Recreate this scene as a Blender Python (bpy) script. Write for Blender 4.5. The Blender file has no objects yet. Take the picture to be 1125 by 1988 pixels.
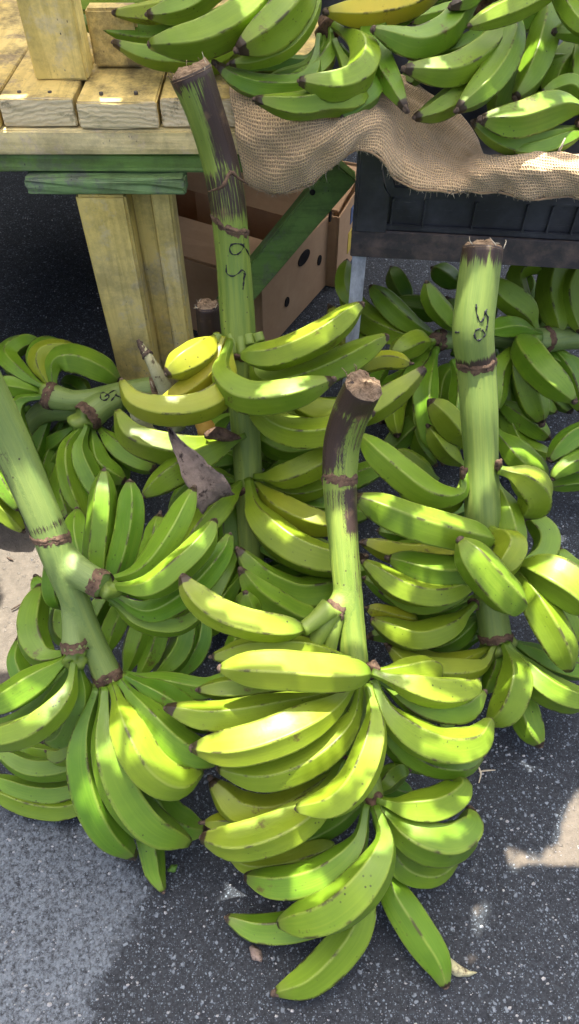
import bpy, bmesh, math, random
import numpy as np
from mathutils import Vector, Matrix
from mathutils.bvhtree import BVHTree

random.seed(7); RNG = np.random.default_rng(11)
scene = bpy.context.scene
R = math.radians

# ------------------------------------------------------------------ camera
FPX, CX, CY = 1380.0, 562.5, 994.0          # focal length and centre in photo pixels
CAM_H, PITCH = 1.12, R(51)
cam_d = bpy.data.cameras.new('camera'); cam = bpy.data.objects.new('camera', cam_d)
scene.collection.objects.link(cam); scene.camera = cam
cam.location = (0, 0, CAM_H); cam.rotation_euler = (math.pi / 2 - PITCH, 0, 0)
cam_d.sensor_fit = 'VERTICAL'; cam_d.sensor_height = 36.0; cam_d.lens = 36.0 * FPX / 1988.0
cam_d.clip_start = 0.02; cam_d.clip_end = 500

# ------------------------------------------------------------------ light
SUN_EL, SUN_AZ = R(72), R(-14)
SUN = np.array([math.cos(SUN_EL) * math.sin(SUN_AZ), math.cos(SUN_EL) * math.cos(SUN_AZ), math.sin(SUN_EL)])
world = bpy.data.worlds.new('World'); scene.world = world; world.use_nodes = True
wn = world.node_tree.nodes; wl = world.node_tree.links
sky = wn.new('ShaderNodeTexSky'); sky.sky_type = 'NISHITA'; sky.sun_disc = False
sky.sun_elevation = SUN_EL; sky.sun_rotation = SUN_AZ; sky.air_density = .55; sky.dust_density = 7.0; sky.ozone_density = .2
wn['Background'].inputs['Strength'].default_value = 0.15
wl.new(sky.outputs[0], wn['Background'].inputs['Color'])
sun_d = bpy.data.lights.new('sun', 'SUN'); sun = bpy.data.objects.new('sun', sun_d)
scene.collection.objects.link(sun); sun_d.energy = 4.3; sun_d.angle = R(0.4); sun_d.color = (1.0, 0.95, 0.86)
sun.rotation_euler = Vector(SUN).to_track_quat('Z', 'Y').to_euler(); sun.location = (0, 2, 6)
scene.view_settings.view_transform = 'Standard'; scene.view_settings.look = 'None'
scene.view_settings.gamma = 1.0; scene.view_settings.exposure = 1.9
scene.view_settings.use_curve_mapping = False

# ------------------------------------------------------------------ pixel -> place
CAMP = np.array([0, 0, CAM_H]); FWD = np.array([0, math.cos(PITCH), -math.sin(PITCH)])
UPV = np.array([0, math.sin(PITCH), math.cos(PITCH)]); RGT = np.array([1.0, 0, 0])
def ray(x, y): return FWD + RGT * (x - CX) / FPX + UPV * (CY - y) / FPX
def P(x, y, zc): return CAMP + ray(x, y) * zc
def G(x, y, h=0.0):
    d = ray(x, y); return CAMP + d * ((h - CAM_H) / d[2])
def PY(x, y, Y):
    d = ray(x, y); return CAMP + d * (Y / d[1])

# ------------------------------------------------------------------ materials
class NT:
    def __init__(s, name):
        s.m = bpy.data.materials.new(name); s.m.use_nodes = True
        s.n = s.m.node_tree.nodes; s.l = s.m.node_tree.links; s.b = s.n['Principled BSDF']
        s.tc = s.n.new('ShaderNodeTexCoord').outputs['Object']
    def _set(s, sock, v):
        if hasattr(v, 'is_output'): s.l.new(v, sock)
        elif isinstance(v, (tuple, list)) and len(v) == 3 and sock.type == 'RGBA': sock.default_value = (*v, 1)
        else: sock.default_value = v
    def mapping(s, scale=(1, 1, 1), rot=(0, 0, 0), src=None):
        k = s.n.new('ShaderNodeMapping'); s.l.new(src or s.tc, k.inputs[0])
        k.inputs['Scale'].default_value = scale; k.inputs['Rotation'].default_value = rot; return k.outputs[0]
    def noise(s, scale, detail=4, rough=.55, vec=None, dist=0):
        k = s.n.new('ShaderNodeTexNoise'); s.l.new(vec or s.tc, k.inputs['Vector'])
        k.inputs['Scale'].default_value = scale; k.inputs['Detail'].default_value = detail
        k.inputs['Roughness'].default_value = rough; k.inputs['Distortion'].default_value = dist
        return k.outputs['Fac']
    def voro(s, scale, vec=None, out='Distance', feature='F1', rnd=1.0):
        k = s.n.new('ShaderNodeTexVoronoi'); s.l.new(vec or s.tc, k.inputs['Vector']); k.feature = feature
        k.inputs['Scale'].default_value = scale; k.inputs['Randomness'].default_value = rnd
        return k.outputs[out]
    def ramp(s, fac, *stops, interp='LINEAR'):
        k = s.n.new('ShaderNodeValToRGB'); s.l.new(fac, k.inputs[0]); e = k.color_ramp.elements
        k.color_ramp.interpolation = interp
        while len(e) < len(stops): e.new(0.5)
        for el, (p, c) in zip(e, stops):
            el.position = p; el.color = (c, c, c, 1) if isinstance(c, (int, float)) else (*c, 1)
        return k.outputs[0]
    def mix(s, fac, a, b, mode='MIX'):
        k = s.n.new('ShaderNodeMix'); k.data_type = 'RGBA'; k.blend_type = mode
        s._set(k.inputs['Factor'], fac); s._set(k.inputs['A'], a); s._set(k.inputs['B'], b); return k.outputs['Result']
    def math(s, op, a, b=0.0, clamp=False):
        k = s.n.new('ShaderNodeMath'); k.operation = op; k.use_clamp = clamp
        s._set(k.inputs[0], a); s._set(k.inputs[1], b); return k.outputs[0]
    def attr(s, name):
        k = s.n.new('ShaderNodeAttribute'); k.attribute_name = name; return k.outputs['Fac']
    def objrand(s): return s.n.new('ShaderNodeObjectInfo').outputs['Random']
    def bump(s, h, strength=.3, dist=.002, prev=None):
        k = s.n.new('ShaderNodeBump'); s.l.new(h, k.inputs['Height']); k.inputs['Strength'].default_value = strength
        k.inputs['Distance'].default_value = dist
        if prev: s.l.new(prev, k.inputs['Normal'])
        return k.outputs[0]
    def done(s, color, rough=.5, normal=None, spec=.5, **kw):
        s._set(s.b.inputs['Base Color'], color); s._set(s.b.inputs['Roughness'], rough)
        s.b.inputs['Specular IOR Level'].default_value = spec
        if normal: s.l.new(normal, s.b.inputs['Normal'])
        for k, v in kw.items(): s._set(s.b.inputs[k.replace('_', ' ')], v)
        return s.m

def mat_plantain():
    s = NT('plantain_peel')
    t, ridge, ripe_sun_tint, rnd = s.attr('along'), s.attr('ridge'), s.attr('ripe_sun_tint'), s.attr('tone')
    n1 = s.noise(9, 3); n2 = s.noise(38, 4)
    g = s.mix(s.ramp(n1, (.3, 0), (.7, 1)), (0.050, 0.150, 0.007), (0.135, 0.265, 0.013))
    g = s.mix(s.math('MULTIPLY', rnd, .7), g, (0.180, 0.298, 0.016))
    g = s.mix(s.ramp(n2, (.35, .22), (.65, 0)), g, (0.064, 0.1408, 0.0128))
    cb = s.n.new('ShaderNodeCombineXYZ'); s.l.new(s.attr('ang'), cb.inputs[0]); s.l.new(t, cb.inputs[1]); s.l.new(rnd, cb.inputs[2])
    lst = s.noise(1, 5, .65, s.mapping((7, 1.6, 40), src=cb.outputs[0]))
    g = s.mix(s.ramp(lst, (.34, .24), (.56, 0)), g, (0.0544, 0.128, 0.00768))
    g = s.mix(s.ramp(lst, (.52, 0), (.72, .2)), g, (0.2304, 0.3072, 0.032))
    yel = s.mix(s.ramp(n1, (.35, 0), (.65, 1)), (0.3584, 0.32, 0.0128), (0.4736, 0.3584, 0.0224))
    c = s.mix(ripe_sun_tint, g, yel)  # yellow of ripeness, and of painted sunlight on the foremost bunch
    # paler ridges, deeper green neck
    c = s.mix(s.math('MULTIPLY', s.ramp(ridge, (.80, 0), (1, 1)), .4), c, (0.2688, 0.32, 0.0576))
    c = s.mix(s.ramp(t, (.0, .55), (.24, 0)), c, (0.064, 0.1408, 0.016))
    # brown rubbed streaks along ridges and rub marks
    st = s.noise(26, 5, .7)
    rub = s.math('MULTIPLY', s.ramp(ridge, (.80, 0), (.95, 1)), s.ramp(st, (.52, 0), (.60, 1)))
    c = s.mix(s.math('MULTIPLY', rub, .85), c, (0.0352, 0.0256, 0.01152))
    bl = s.math('MULTIPLY', s.ramp(s.noise(15, 7, .78), (.615, 0), (.67, 1)), .8)
    c = s.mix(bl, c, (0.0832, 0.048, 0.016))
    vd = s.voro(125); vs = s.voro(125, out='Color')
    sp = s.math('MULTIPLY', s.ramp(vd, (.10, 1), (.2, 0)), s.ramp(s.noise(20, 2), (.5, 0), (.62, 1)))
    sp = s.math('MULTIPLY', sp, s.ramp(vs, (.45, 0), (.5, 1)))
    c = s.mix(s.math('MULTIPLY', sp, .85), c, (0.0192, 0.016, 0.00768))
    scr = s.ramp(s.noise(1, 7, .78, s.mapping((1.3, 15, 40), src=cb.outputs[0])), (.655, 0), (.69, .75))
    c = s.mix(scr, c, (.045, .035, .015))
    # dry dark end
    e = s.math('ADD', s.math('ADD', t, s.attr('dry')), s.math('MULTIPLY', s.math('SUBTRACT', s.noise(120, 3), .5), .05))
    c = s.mix(s.ramp(e, (.90, 0), (.97, .35)), c, (0.128, 0.1408, 0.0384))
    c = s.mix(s.ramp(e, (.992, 0), (1.012, 1)), c, (0.0384, 0.0256, 0.01408))
    ro = s.ramp(s.noise(45, 4), (.3, .34), (.7, .50))
    b = s.bump(lst, .10, .0012, s.bump(s.noise(60, 5, .6), .2, .0016))
    b = s.bump(s.noise(420, 2), .10, .0006, b)
    return s.done(c, ro, b, .36, Subsurface_Weight=.06, Subsurface_Scale=.006, Subsurface_Radius=(.7, 1.0, .2))
def mat_stalk():
    s = NT('stalk_skin')
    al, ang, burn, pale = s.attr('along'), s.attr('ang'), s.attr('burn'), s.attr('pale')
    comb = s.n.new('ShaderNodeCombineXYZ'); s.l.new(ang, comb.inputs[0]); s.l.new(al, comb.inputs[1])
    sv = s.mapping((1.6, .5, 1), src=comb.outputs[0])
    fib = s.noise(3, 5, .6, s.mapping((9, .22, 1), src=comb.outputs[0]))
    n1 = s.noise(2.2, 4, .6, sv)
    g = s.mix(s.ramp(n1, (.3, 0), (.7, 1)), (0.1188, 0.1914, 0.02508), (0.231, 0.297, 0.0429))
    g = s.mix(pale, g, s.mix(n1, (0.1452, 0.2178, 0.0792), (0.2178, 0.2904, 0.099)))
    g = s.mix(s.ramp(fib, (.35, .45), (.55, 0)), g, (0.0924, 0.165, 0.0396))
    g = s.mix(s.ramp(s.noise(1.4, 3), (.5, 0), (.75, .4)), g, (0.2508, 0.3102, 0.0462))
    v = s.math('ADD', burn, s.math('MULTIPLY', s.math('SUBTRACT', s.noise(3.0, 6, .7, s.mapping((2.6, .55, 1), src=comb.outputs[0])), .5), 1.7))
    dk = s.mix(fib, (0.016, 0.0095, 0.007), (0.060, 0.034, 0.022))
    dk = s.mix(s.ramp(s.noise(30, 5), (.58, 0), (.7, 1)), dk, (0.1254, 0.0792, 0.0396))
    c = s.mix(s.ramp(v, (.40, 0), (.50, .55), (.58, 1)), g, dk)
    nick = s.math('MULTIPLY', s.ramp(s.voro(90), (.08, 1), (.16, 0)), s.ramp(s.noise(16), (.56, 0), (.62, 1)))
    c = s.mix(nick, c, (0.0396, 0.0264, 0.0165))
    b = s.bump(fib, .35, .0022); b = s.bump(s.noise(140, 4), .25, .001, b)
    return s.done(c, s.ramp(n1, (.3, .38), (.7, .55)), b, .42)
def mat_simple(name, ca, cb, scale=30, rough=.8, bs=.5, bd=.002, spec=.3, dark=None):
    s = NT(name); n = s.noise(scale, 6, .65)
    c = s.mix(s.ramp(n, (.3, 0), (.7, 1)), ca, cb)
    if dark: c = s.mix(s.ramp(s.noise(scale * 2.3, 5, .7), (.56, 0), (.66, 1)), c, dark)
    return s.done(c, rough, s.bump(s.noise(scale * 3, 6, .7), bs, bd), spec)
def mat_cut():
    s = NT('cut_fibre'); w = s.noise(70, 6, .75, s.mapping((1, 3.5, 1)))
    c = s.mix(s.ramp(w, (.32, 0), (.66, 1)), (.075, .045, .026), (.46, .33, .21))
    return s.done(c, .9, s.bump(w, .9, .005), .15)
def mat_wood(name, ca, cb, worn, wornamt=.5, axis=1, grime=.5):
    s = NT(name); sc = [60, 60, 60]; sc[axis] = 4.0
    gr = s.noise(1, 6, .65, s.mapping(tuple(sc)), .6); big = s.noise(5, 5, .6)
    c = s.mix(s.ramp(big, (.3, 0), (.7, 1)), ca, cb)
    c = s.mix(s.ramp(gr, (.40, .55), (.52, 0)), c, tuple(.72 * v for v in ca))
    wr = s.math('MULTIPLY', s.ramp(s.noise(9, 8, .72), (.54, 0), (.60, 1)), wornamt)
    c = s.mix(wr, c, worn)
    dirt = s.ramp(s.noise(11, 9, .8), (.44, 0), (.62, 1)); c = s.mix(s.math('MULTIPLY', dirt, grime), c, (.05, .042, .03))
    spk = s.math('MULTIPLY', s.ramp(s.voro(110, s.mapping((1, 1.6, .6))), (.08, 1), (.16, 0)), s.ramp(s.noise(18), (.54, 0), (.62, 1)))
    c = s.mix(spk, c, (.035, .03, .022))
    b = s.bump(gr, .45, .002); b = s.bump(s.noise(90, 6, .7), .4, .0015, b)
    return s.done(c, s.ramp(big, (.3, .55), (.7, .75)), b, .35)
def mat_endgrain():
    s = NT('plank_end_grain')
    k = s.n.new('ShaderNodeTexWave'); k.wave_type = 'RINGS'; k.rings_direction = 'Y'
    s.l.new(s.mapping((1, 1, 1.0)), k.inputs['Vector']); k.inputs['Scale'].default_value = 42
    k.inputs['Distortion'].default_value = 5; k.inputs['Detail'].default_value = 4; k.inputs['Detail Scale'].default_value = 2
    c = s.mix(k.outputs['Fac'], (.64, .51, .30), (.76, .64, .41))
    c = s.mix(s.ramp(s.noise(30, 7, .75), (.55, 0), (.66, 1)), c, (.16, .13, .08))
    c = s.mix(s.ramp(s.noise(7, 3), (.45, 0), (.7, .6)), c, (.68, .58, .30))
    return s.done(c, .8, s.bump(k.outputs['Fac'], .4, .0012, s.bump(s.noise(150, 6), .5, .0015)), .25)
def mat_asphalt():
    s = NT('asphalt'); worn, sand_sunpatch = s.attr('worn'), s.attr('sand_sunpatch')
    fine = s.noise(260, 6, .7); mid = s.noise(60, 6, .7); big = s.noise(4, 4)
    c = s.mix(s.ramp(fine, (.35, 0), (.68, 1)), (0.005536, 0.006884, 0.008954), (0.03813, 0.04637, 0.05616))
    def flecks(scale, lo, hi):
        wv_ = s.n.new('ShaderNodeTexNoise'); s.l.new(s.tc, wv_.inputs['Vector']); wv_.inputs['Scale'].default_value = scale * 1.3; wv_.inputs['Detail'].default_value = 3
        ad = s.n.new('ShaderNodeVectorMath'); ad.operation = 'MULTIPLY_ADD'; s.l.new(wv_.outputs['Color'], ad.inputs[0])
        ad.inputs[1].default_value = (1.1 / scale,) * 3; s.l.new(s.tc, ad.inputs[2])
        d_, c_ = s.voro(scale, ad.outputs[0]), s.voro(scale, ad.outputs[0], 'Color')
        return s.math('MULTIPLY', s.ramp(d_, (.24, 1), (.36, 0)), s.ramp(c_, (lo, 0), (hi, 1)))
    agg = flecks(120, .66, .70); agg2 = flecks(240, .60, .64); agg3 = flecks(480, .55, .6)
    wv = s.math('ADD', worn, s.math('MULTIPLY', s.math('SUBTRACT', s.noise(16, 8, .75), .5), 1.6))
    wc = s.mix(s.ramp(s.noise(170, 8, .8), (.40, 0), (.58, 1)), (0.01538, 0.01812, 0.02198), (0.1661, 0.1957, 0.2239))
    c = s.mix(s.math('MULTIPLY', s.ramp(wv, (.42, 0), (.62, 1)), .92), c, wc)
    c = s.mix(agg3, c, (0.123, 0.1486, 0.1791))
    c = s.mix(agg2, c, s.mix(s.noise(150, 1), (0.06151, 0.07609, 0.09365), (0.246, 0.2971, 0.3418)))
    c = s.mix(agg, c, s.mix(s.noise(100, 1), (0.03692, 0.04566, 0.05698), (0.3076, 0.3623, 0.407)))
    sv = s.math('ADD', sand_sunpatch, s.math('MULTIPLY', s.math('SUBTRACT', s.noise(34, 6, .7), .5), .45))
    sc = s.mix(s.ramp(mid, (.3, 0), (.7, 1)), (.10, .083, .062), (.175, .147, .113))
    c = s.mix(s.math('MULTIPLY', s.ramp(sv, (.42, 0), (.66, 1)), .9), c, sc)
    h = s.math('ADD', s.math('MULTIPLY', fine, .5), s.math('ADD', s.math('MULTIPLY', mid, .8), s.math('MULTIPLY', agg, .4)))
    return s.done(c, s.ramp(mid, (.3, .62), (.7, .9)), s.bump(h, .9, .006), .45)
def mat_burlap():
    s = NT('burlap_weave')
    uv = s.n.new('ShaderNodeUVMap').outputs[0]
    def wave(direction, dist):
        k = s.n.new('ShaderNodeTexWave'); k.wave_type = 'BANDS'; k.bands_direction = direction
        jig = s.n.new('ShaderNodeMapping'); s.l.new(uv, jig.inputs[0])
        s.l.new(jig.outputs[0], k.inputs['Vector']); k.inputs['Scale'].default_value = 72
        k.inputs['Distortion'].default_value = dist; k.inputs['Detail'].default_value = 2; k.inputs['Detail Scale'].default_value = 1.5
        return k.outputs['Fac']
    wx, wy = wave('X', 2.0), wave('Y', 2.0)
    h = s.math('MAXIMUM', wx, wy); gap = s.ramp(h, (.30, 1), (.62, 0))
    c = s.mix(s.noise(12, 5), (.74, .50, .26), (.90, .66, .38))
    c = s.mix(s.ramp(s.noise(400, 3), (.35, .5), (.65, 0)), c, (.22, .14, .07))
    c = s.mix(s.math('MULTIPLY', gap, .8), c, (.26, .17, .09))
    c = s.mix(s.ramp(s.noise(26, 6, .75), (.66, 0), (.72, .8)), c, (.10, .06, .035))
    b = s.bump(h, .9, .0022, s.bump(s.noise(9, 4), .5, .012))
    return s.done(c, .95, b, .12, Sheen_Weight=.25)
def mat_metal():
    s = NT('galvanised_steel'); n = s.noise(24, 7, .7, s.mapping((1, 1, .45)))
    c = s.mix(s.ramp(n, (.35, 0), (.6, 1)), (.26, .28, .31), (.72, .75, .80))
    c = s.mix(s.ramp(s.noise(18, 6, .75), (.60, 0), (.66, 1)), c, (.06, .05, .045))
    return s.done(c, .5, s.bump(n, .3, .001), .5, Metallic=.2)
def mat_rusty():
    s = NT('rusty_rail_paint'); n = s.noise(30, 8, .75)
    c = s.mix(s.ramp(n, (.45, 0), (.66, 1)), (.045, .040, .040), (.12, .088, .070))
    c = s.mix(s.ramp(s.noise(11, 6, .7), (.62, 0), (.7, .8)), c, (.16, .085, .045))
    return s.done(c, s.ramp(n, (.3, .4), (.7, .75)), s.bump(n, .4, .0012), .5)
def mat_plastic():
    s = NT('black_crate_plastic'); n = s.noise(9, 6, .7); k = s.noise(1, 6, .8, s.mapping((14, 14, 160)))
    c = s.mix(s.ramp(n, (.4, 0), (.7, 1)), (.020, .021, .024), (.056, .059, .066))
    c = s.mix(s.ramp(k, (.60, 0), (.68, .5)), c, (.11, .115, .125))
    return s.done(c, s.ramp(n, (.3, .3), (.7, .5)), s.bump(k, .15, .001), .5)
def mat_card():
    s = NT('cardboard'); n = s.noise(6, 6, .65); f = s.noise(1, 5, .7, s.mapping((40, 40, 260)))
    c = s.mix(s.ramp(n, (.3, 0), (.7, 1)), (.46, .285, .15), (.60, .40, .23))
    c = s.mix(s.math('MULTIPLY', f, .25), c, (.17, .10, .055))
    return s.done(c, .85, s.bump(f, .2, .001), .2)
def mat_cloth():
    s = NT('added_shade_cloth'); n = s.n; l = s.l
    tr = n.new('ShaderNodeBsdfTranslucent'); tr.inputs[0].default_value = (.88, .89, .90, 1)
    df = n.new('ShaderNodeBsdfDiffuse'); df.inputs[0].default_value = (.75, .77, .80, 1)
    mx = n.new('ShaderNodeMixShader'); mx.inputs[0].default_value = .32
    l.new(df.outputs[0], mx.inputs[1]); l.new(tr.outputs[0], mx.inputs[2]); l.new(mx.outputs[0], n['Material Output'].inputs[0])
    return s.m
M = dict(
    peel=mat_plantain(), stalk=mat_stalk(), cut=mat_cut(),
    scar=mat_simple('node_scar', (.045, .026, .016), (.20, .125, .078), 70, .85, .8, .003, dark=(.02, .012, .01)),
    tip=mat_simple('dry_tip', (.025, .018, .014), (.17, .12, .085), 220, .9, .8, .002),
    dry=mat_simple('dry_bract', (.13, .095, .078), (.36, .28, .225), 28, .85, .8, .004, dark=(.05, .035, .03)),
    straw=mat_simple('dry_straw', (.42, .36, .25), (.62, .55, .40), 60, .85),
    amber=mat_simple('dry_yellow_leaf', (.55, .30, .05), (.72, .46, .10), 40, .7),
    husk=mat_simple('pale_husk', (.30, .29, .14), (.52, .50, .30), 26, .8, dark=(.12, .09, .05)),
    ink=mat_simple('marker_ink', (.008, .008, .012), (.02, .02, .025), 50, .5, .1),
    yellow=mat_wood('yellow_painted_wood', (.74, .58, .16), (.80, .66, .26), (.60, .52, .32), .6, 2, .4),
    board=mat_wood('yellow_worn_board', (.64, .47, .14), (.70, .55, .22), (.36, .27, .14), .9, 1, .75),
    cream=mat_wood('cream_painted_rail', (.84, .68, .29), (.88, .76, .44), (.70, .56, .38), .7, 0, .4),
    green=mat_wood('green_painted_rail', (.13, .24, .05), (.19, .31, .07), (.14, .15, .11), .5, 0, .5),
    mint=mat_wood('green_weathered_board', (.15, .26, .09), (.22, .33, .13), (.13, .14, .12), .8, 0, .5),
    end=mat_endgrain(), asphalt=mat_asphalt(), burlap=mat_burlap(), steel=mat_metal(), rail=mat_rusty(),
    plastic=mat_plastic(), card=mat_card(), cloth=mat_cloth(),
    chip=mat_simple('pale_stone', (.36, .36, .36), (.62, .61, .59), 90, .8, .3),
    dark=mat_simple('dark_hole', (.008, .007, .006), (.02, .017, .014), 40, .95),
    bluep=mat_simple('blue_print', (.08, .12, .22), (.12, .17, .28), 60, .8),
    yelp=mat_simple('yellow_print', (.62, .45, .06), (.7, .52, .1), 60, .8),
    leafg=mat_simple('leaf_scrap', (.09, .2, .03), (.16, .3, .05), 60, .6),
)

# ------------------------------------------------------------------ object helpers
COL = scene.collection
def link(name, verts, faces, mat, parent=None, smooth=True, attrs=None, mats=None, midx=None):
    org = np.array(parent['_o']) if parent is not None else np.zeros(3)
    v = np.asarray(verts, float) - org
    me = bpy.data.meshes.new(name); me.from_pydata(v.tolist(), [], faces)
    for m in (mats or [mat]): me.materials.append(m)
    if midx is not None: me.polygons.foreach_set('material_index', midx)
    if smooth: me.polygons.foreach_set('use_smooth', [True] * len(me.polygons))
    for k, a in (attrs or {}).items():
        at = me.attributes.new(k, 'FLOAT', 'POINT'); at.data.foreach_set('value', np.asarray(a, float))
    me.update()
    o = bpy.data.objects.new(name, me); COL.objects.link(o)
    o['_o'] = [float(q) for q in org]
    if parent is not None: o.parent = parent
    return o
def tag(o, label, cat, group=None, kind=None):
    if label: o['label'] = label
    if cat: o['category'] = cat
    if group: o['group'] = group
    if kind: o['kind'] = kind
    return o
def thing(name, loc, label, cat, group=None):
    o = bpy.data.objects.new(name, None); COL.objects.link(o); o.location = tuple(loc); o.empty_display_size = .05
    o['_o'] = [float(q) for q in loc]
    return tag(o, label, cat, group)
def spline(pts, n):
    """Catmull-Rom through pts (k,d), resampled to n evenly spaced samples"""
    p = np.asarray(pts, float)
    if len(p) == 2: p = np.array([p[0], (p[0] + p[1]) / 2, p[1]])
    q = np.vstack([2 * p[0] - p[1], p, 2 * p[-1] - p[-2]]); out = []
    for i in range(1, len(q) - 2):
        t = np.linspace(0, 1, 16, endpoint=False)[:, None]
        a, b, c, d = q[i - 1], q[i], q[i + 1], q[i + 2]
        out.append(.5 * ((2 * b) + (-a + c) * t + (2 * a - 5 * b + 4 * c - d) * t ** 2 + (-a + 3 * b - 3 * c + d) * t ** 3))
    out = np.vstack(out + [p[-1:]])
    s = np.concatenate([[0], np.cumsum(np.linalg.norm(np.diff(out[:, :3], axis=0), axis=1))])
    u = np.linspace(0, s[-1], n)
    return np.stack([np.interp(u, s, out[:, k]) for k in range(out.shape[1])], 1)
def frames(c, roll=0.0):
    T = np.gradient(c, axis=0); T /= np.linalg.norm(T, axis=1)[:, None] + 1e-12
    ref = np.array([0, 0, 1.0]) if abs(T[0][2]) < .9 else np.array([1.0, 0, 0])
    u = np.cross(T[0], ref); u /= np.linalg.norm(u); U = []
    for t in T:
        u = u - t * np.dot(u, t); u /= np.linalg.norm(u); U.append(u)
    U = np.array(U); V = np.cross(T, U)
    cr, sr = math.cos(roll), math.sin(roll)
    return T, U * cr + V * sr, V * cr - U * sr
def sweep(c, r, nseg, cross=None, roll=0.0, cap=True, jit=0.0, th=None):
    """tube round centreline c with radii r; cross(theta)->factor. returns verts, faces, ring, angle"""
    c = np.asarray(c, float); T, U, V = frames(c, roll); n = len(c)
    th = np.arange(nseg) * 2 * math.pi / nseg if th is None else th
    f = cross(th) if cross is not None else np.ones(nseg)
    f = np.broadcast_to(f, (n, nseg)) if f.ndim == 1 else f
    rr = np.asarray(r)[:, None] * f
    if jit: rr = rr * (1 + RNG.normal(0, jit, (n, nseg)))
    v = c[:, None, :] + rr[..., None] * (np.cos(th)[None, :, None] * U[:, None, :] + np.sin(th)[None, :, None] * V[:, None, :])
    v = v.reshape(-1, 3); faces = []
    for i in range(n - 1):
        for j in range(nseg):
            k = (j + 1) % nseg
            faces.append((i * nseg + j, i * nseg + k, (i + 1) * nseg + k, (i + 1) * nseg + j))
    if cap:
        v = np.vstack([v, c[:1], c[-1:]]); a, b = n * nseg, n * nseg + 1
        for j in range(nseg):
            k = (j + 1) % nseg
            faces.append((a, k, j)); faces.append((b, (n - 1) * nseg + j, (n - 1) * nseg + k))
    return v, faces
def tube(name, pts, r, mat, parent, nseg=8, n=None, jit=0.0, cap=True):
    pts = np.asarray(pts, float); n = n or max(6, 4 * len(pts))
    rr = np.full(len(pts), r) if np.isscalar(r) else np.asarray(r, float)
    s = spline(np.column_stack([pts, rr]), n)
    v, f = sweep(s[:, :3], np.maximum(s[:, 3], 1e-4), nseg, cap=cap, jit=jit)
    return link(name, v, f, mat, parent)
def boxmesh(name, lo, hi, mat, parent, bev=.003, M4=None, mats=None, face_mat=None, sub=0, jit=0.0):
    bm = bmesh.new(); bmesh.ops.create_cube(bm, size=1.0)
    lo, hi = np.array(lo, float), np.array(hi, float)
    for v in bm.verts: v.co = Vector((lo + hi) / 2 + np.array(v.co) * (hi - lo))
    if sub: bmesh.ops.subdivide_edges(bm, edges=bm.edges[:], cuts=sub, use_grid_fill=True)
    if bev: bmesh.ops.bevel(bm, geom=[e for e in bm.edges if e.calc_face_angle(0) > .5], offset=bev, segments=2, affect='EDGES')
    bm.normal_update()
    if jit:
        for v in bm.verts: v.co += Vector(RNG.normal(0, jit, 3))
    mi = [face_mat(f.normal) if face_mat else 0 for f in bm.faces]
    vs = np.array([v.co[:] for v in bm.verts])
    if M4 is not None: vs = vs @ np.array(M4)[:3, :3].T + np.array(M4)[:3, 3]
    fs = [[v.index for v in f.verts] for f in bm.faces]; bm.free()
    return link(name, vs, fs, mat, parent, smooth=False, mats=mats, midx=mi)

# ------------------------------------------------------------------ ground
def inpoly(x, y, poly):
    c = np.zeros(np.shape(x), bool); n = len(poly)
    for i in range(n):
        x1, y1 = poly[i]; x2, y2 = poly[(i + 1) % n]
        with np.errstate(divide='ignore', invalid='ignore'):
            c ^= ((y1 > y) != (y2 > y)) & (x < (x2 - x1) * (y - y1) / (y2 - y1 + 1e-12) + x1)
    return c
def blur(a, k):
    for _ in range(k):
        a = (a + np.roll(a, 1, 0) + np.roll(a, -1, 0) + np.roll(a, 1, 1) + np.roll(a, -1, 1)) / 5
    return a
def axis(lo, hi, step, far):
    d = np.arange(lo, hi + 1e-9, step); e = np.array([.3, .8, 2, 5, 12, 30, far])
    return np.concatenate([(lo - e)[::-1], d, hi + e])
gx, gy = axis(-1.3, 1.3, .015, 80), axis(-.3, 2.6, .015, 80)
XX, YY = np.meshgrid(gx, gy, indexing='ij')
def pixpoly(px): return [tuple(G(x, y)[:2]) for x, y in px]
worn = inpoly(XX, YY, pixpoly([(-300, 1560), (150, 1590), (260, 1650), (325, 1715), (300, 1800), (225, 1830), (215, 1900), (180, 2000), (160, 2100), (-300, 2100)])).astype(float)
sand_sunpatch = inpoly(XX, YY, pixpoly([(-300, 1010), (60, 1020), (110, 1100), (70, 1240), (30, 1340), (-300, 1340)])).astype(float)
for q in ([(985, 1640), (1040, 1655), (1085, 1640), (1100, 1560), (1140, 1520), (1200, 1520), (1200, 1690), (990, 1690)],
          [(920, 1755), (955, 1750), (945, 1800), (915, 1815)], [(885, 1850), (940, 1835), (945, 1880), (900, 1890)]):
    sand_sunpatch = np.maximum(sand_sunpatch, 1.0 * inpoly(XX, YY, pixpoly(q)))  # sun patches painted tan into the ground colour
worn, sand_sunpatch = blur(worn, 26), blur(sand_sunpatch, 1)
nx, ny = len(gx), len(gy)
gv = np.stack([XX, YY, np.zeros_like(XX)], -1)
dense = (np.abs(XX) <= 1.3) & (YY >= -.3) & (YY <= 2.6)
gv[..., 2] = np.where(dense, blur(RNG.normal(0, .0022, XX.shape), 1), -.001).clip(-.004, .003) - .002
gf = [(i * ny + j, (i + 1) * ny + j, (i + 1) * ny + j + 1, i * ny + j + 1) for i in range(nx - 1) for j in range(ny - 1)]
tag(link('ground', gv.reshape(-1, 3), gf, M['asphalt'], attrs={'worn': worn.ravel(), 'sand_sunpatch': sand_sunpatch.ravel()}),
    'dark asphalt with pale aggregate and a worn grey patch', 'ground', kind='structure')
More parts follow.
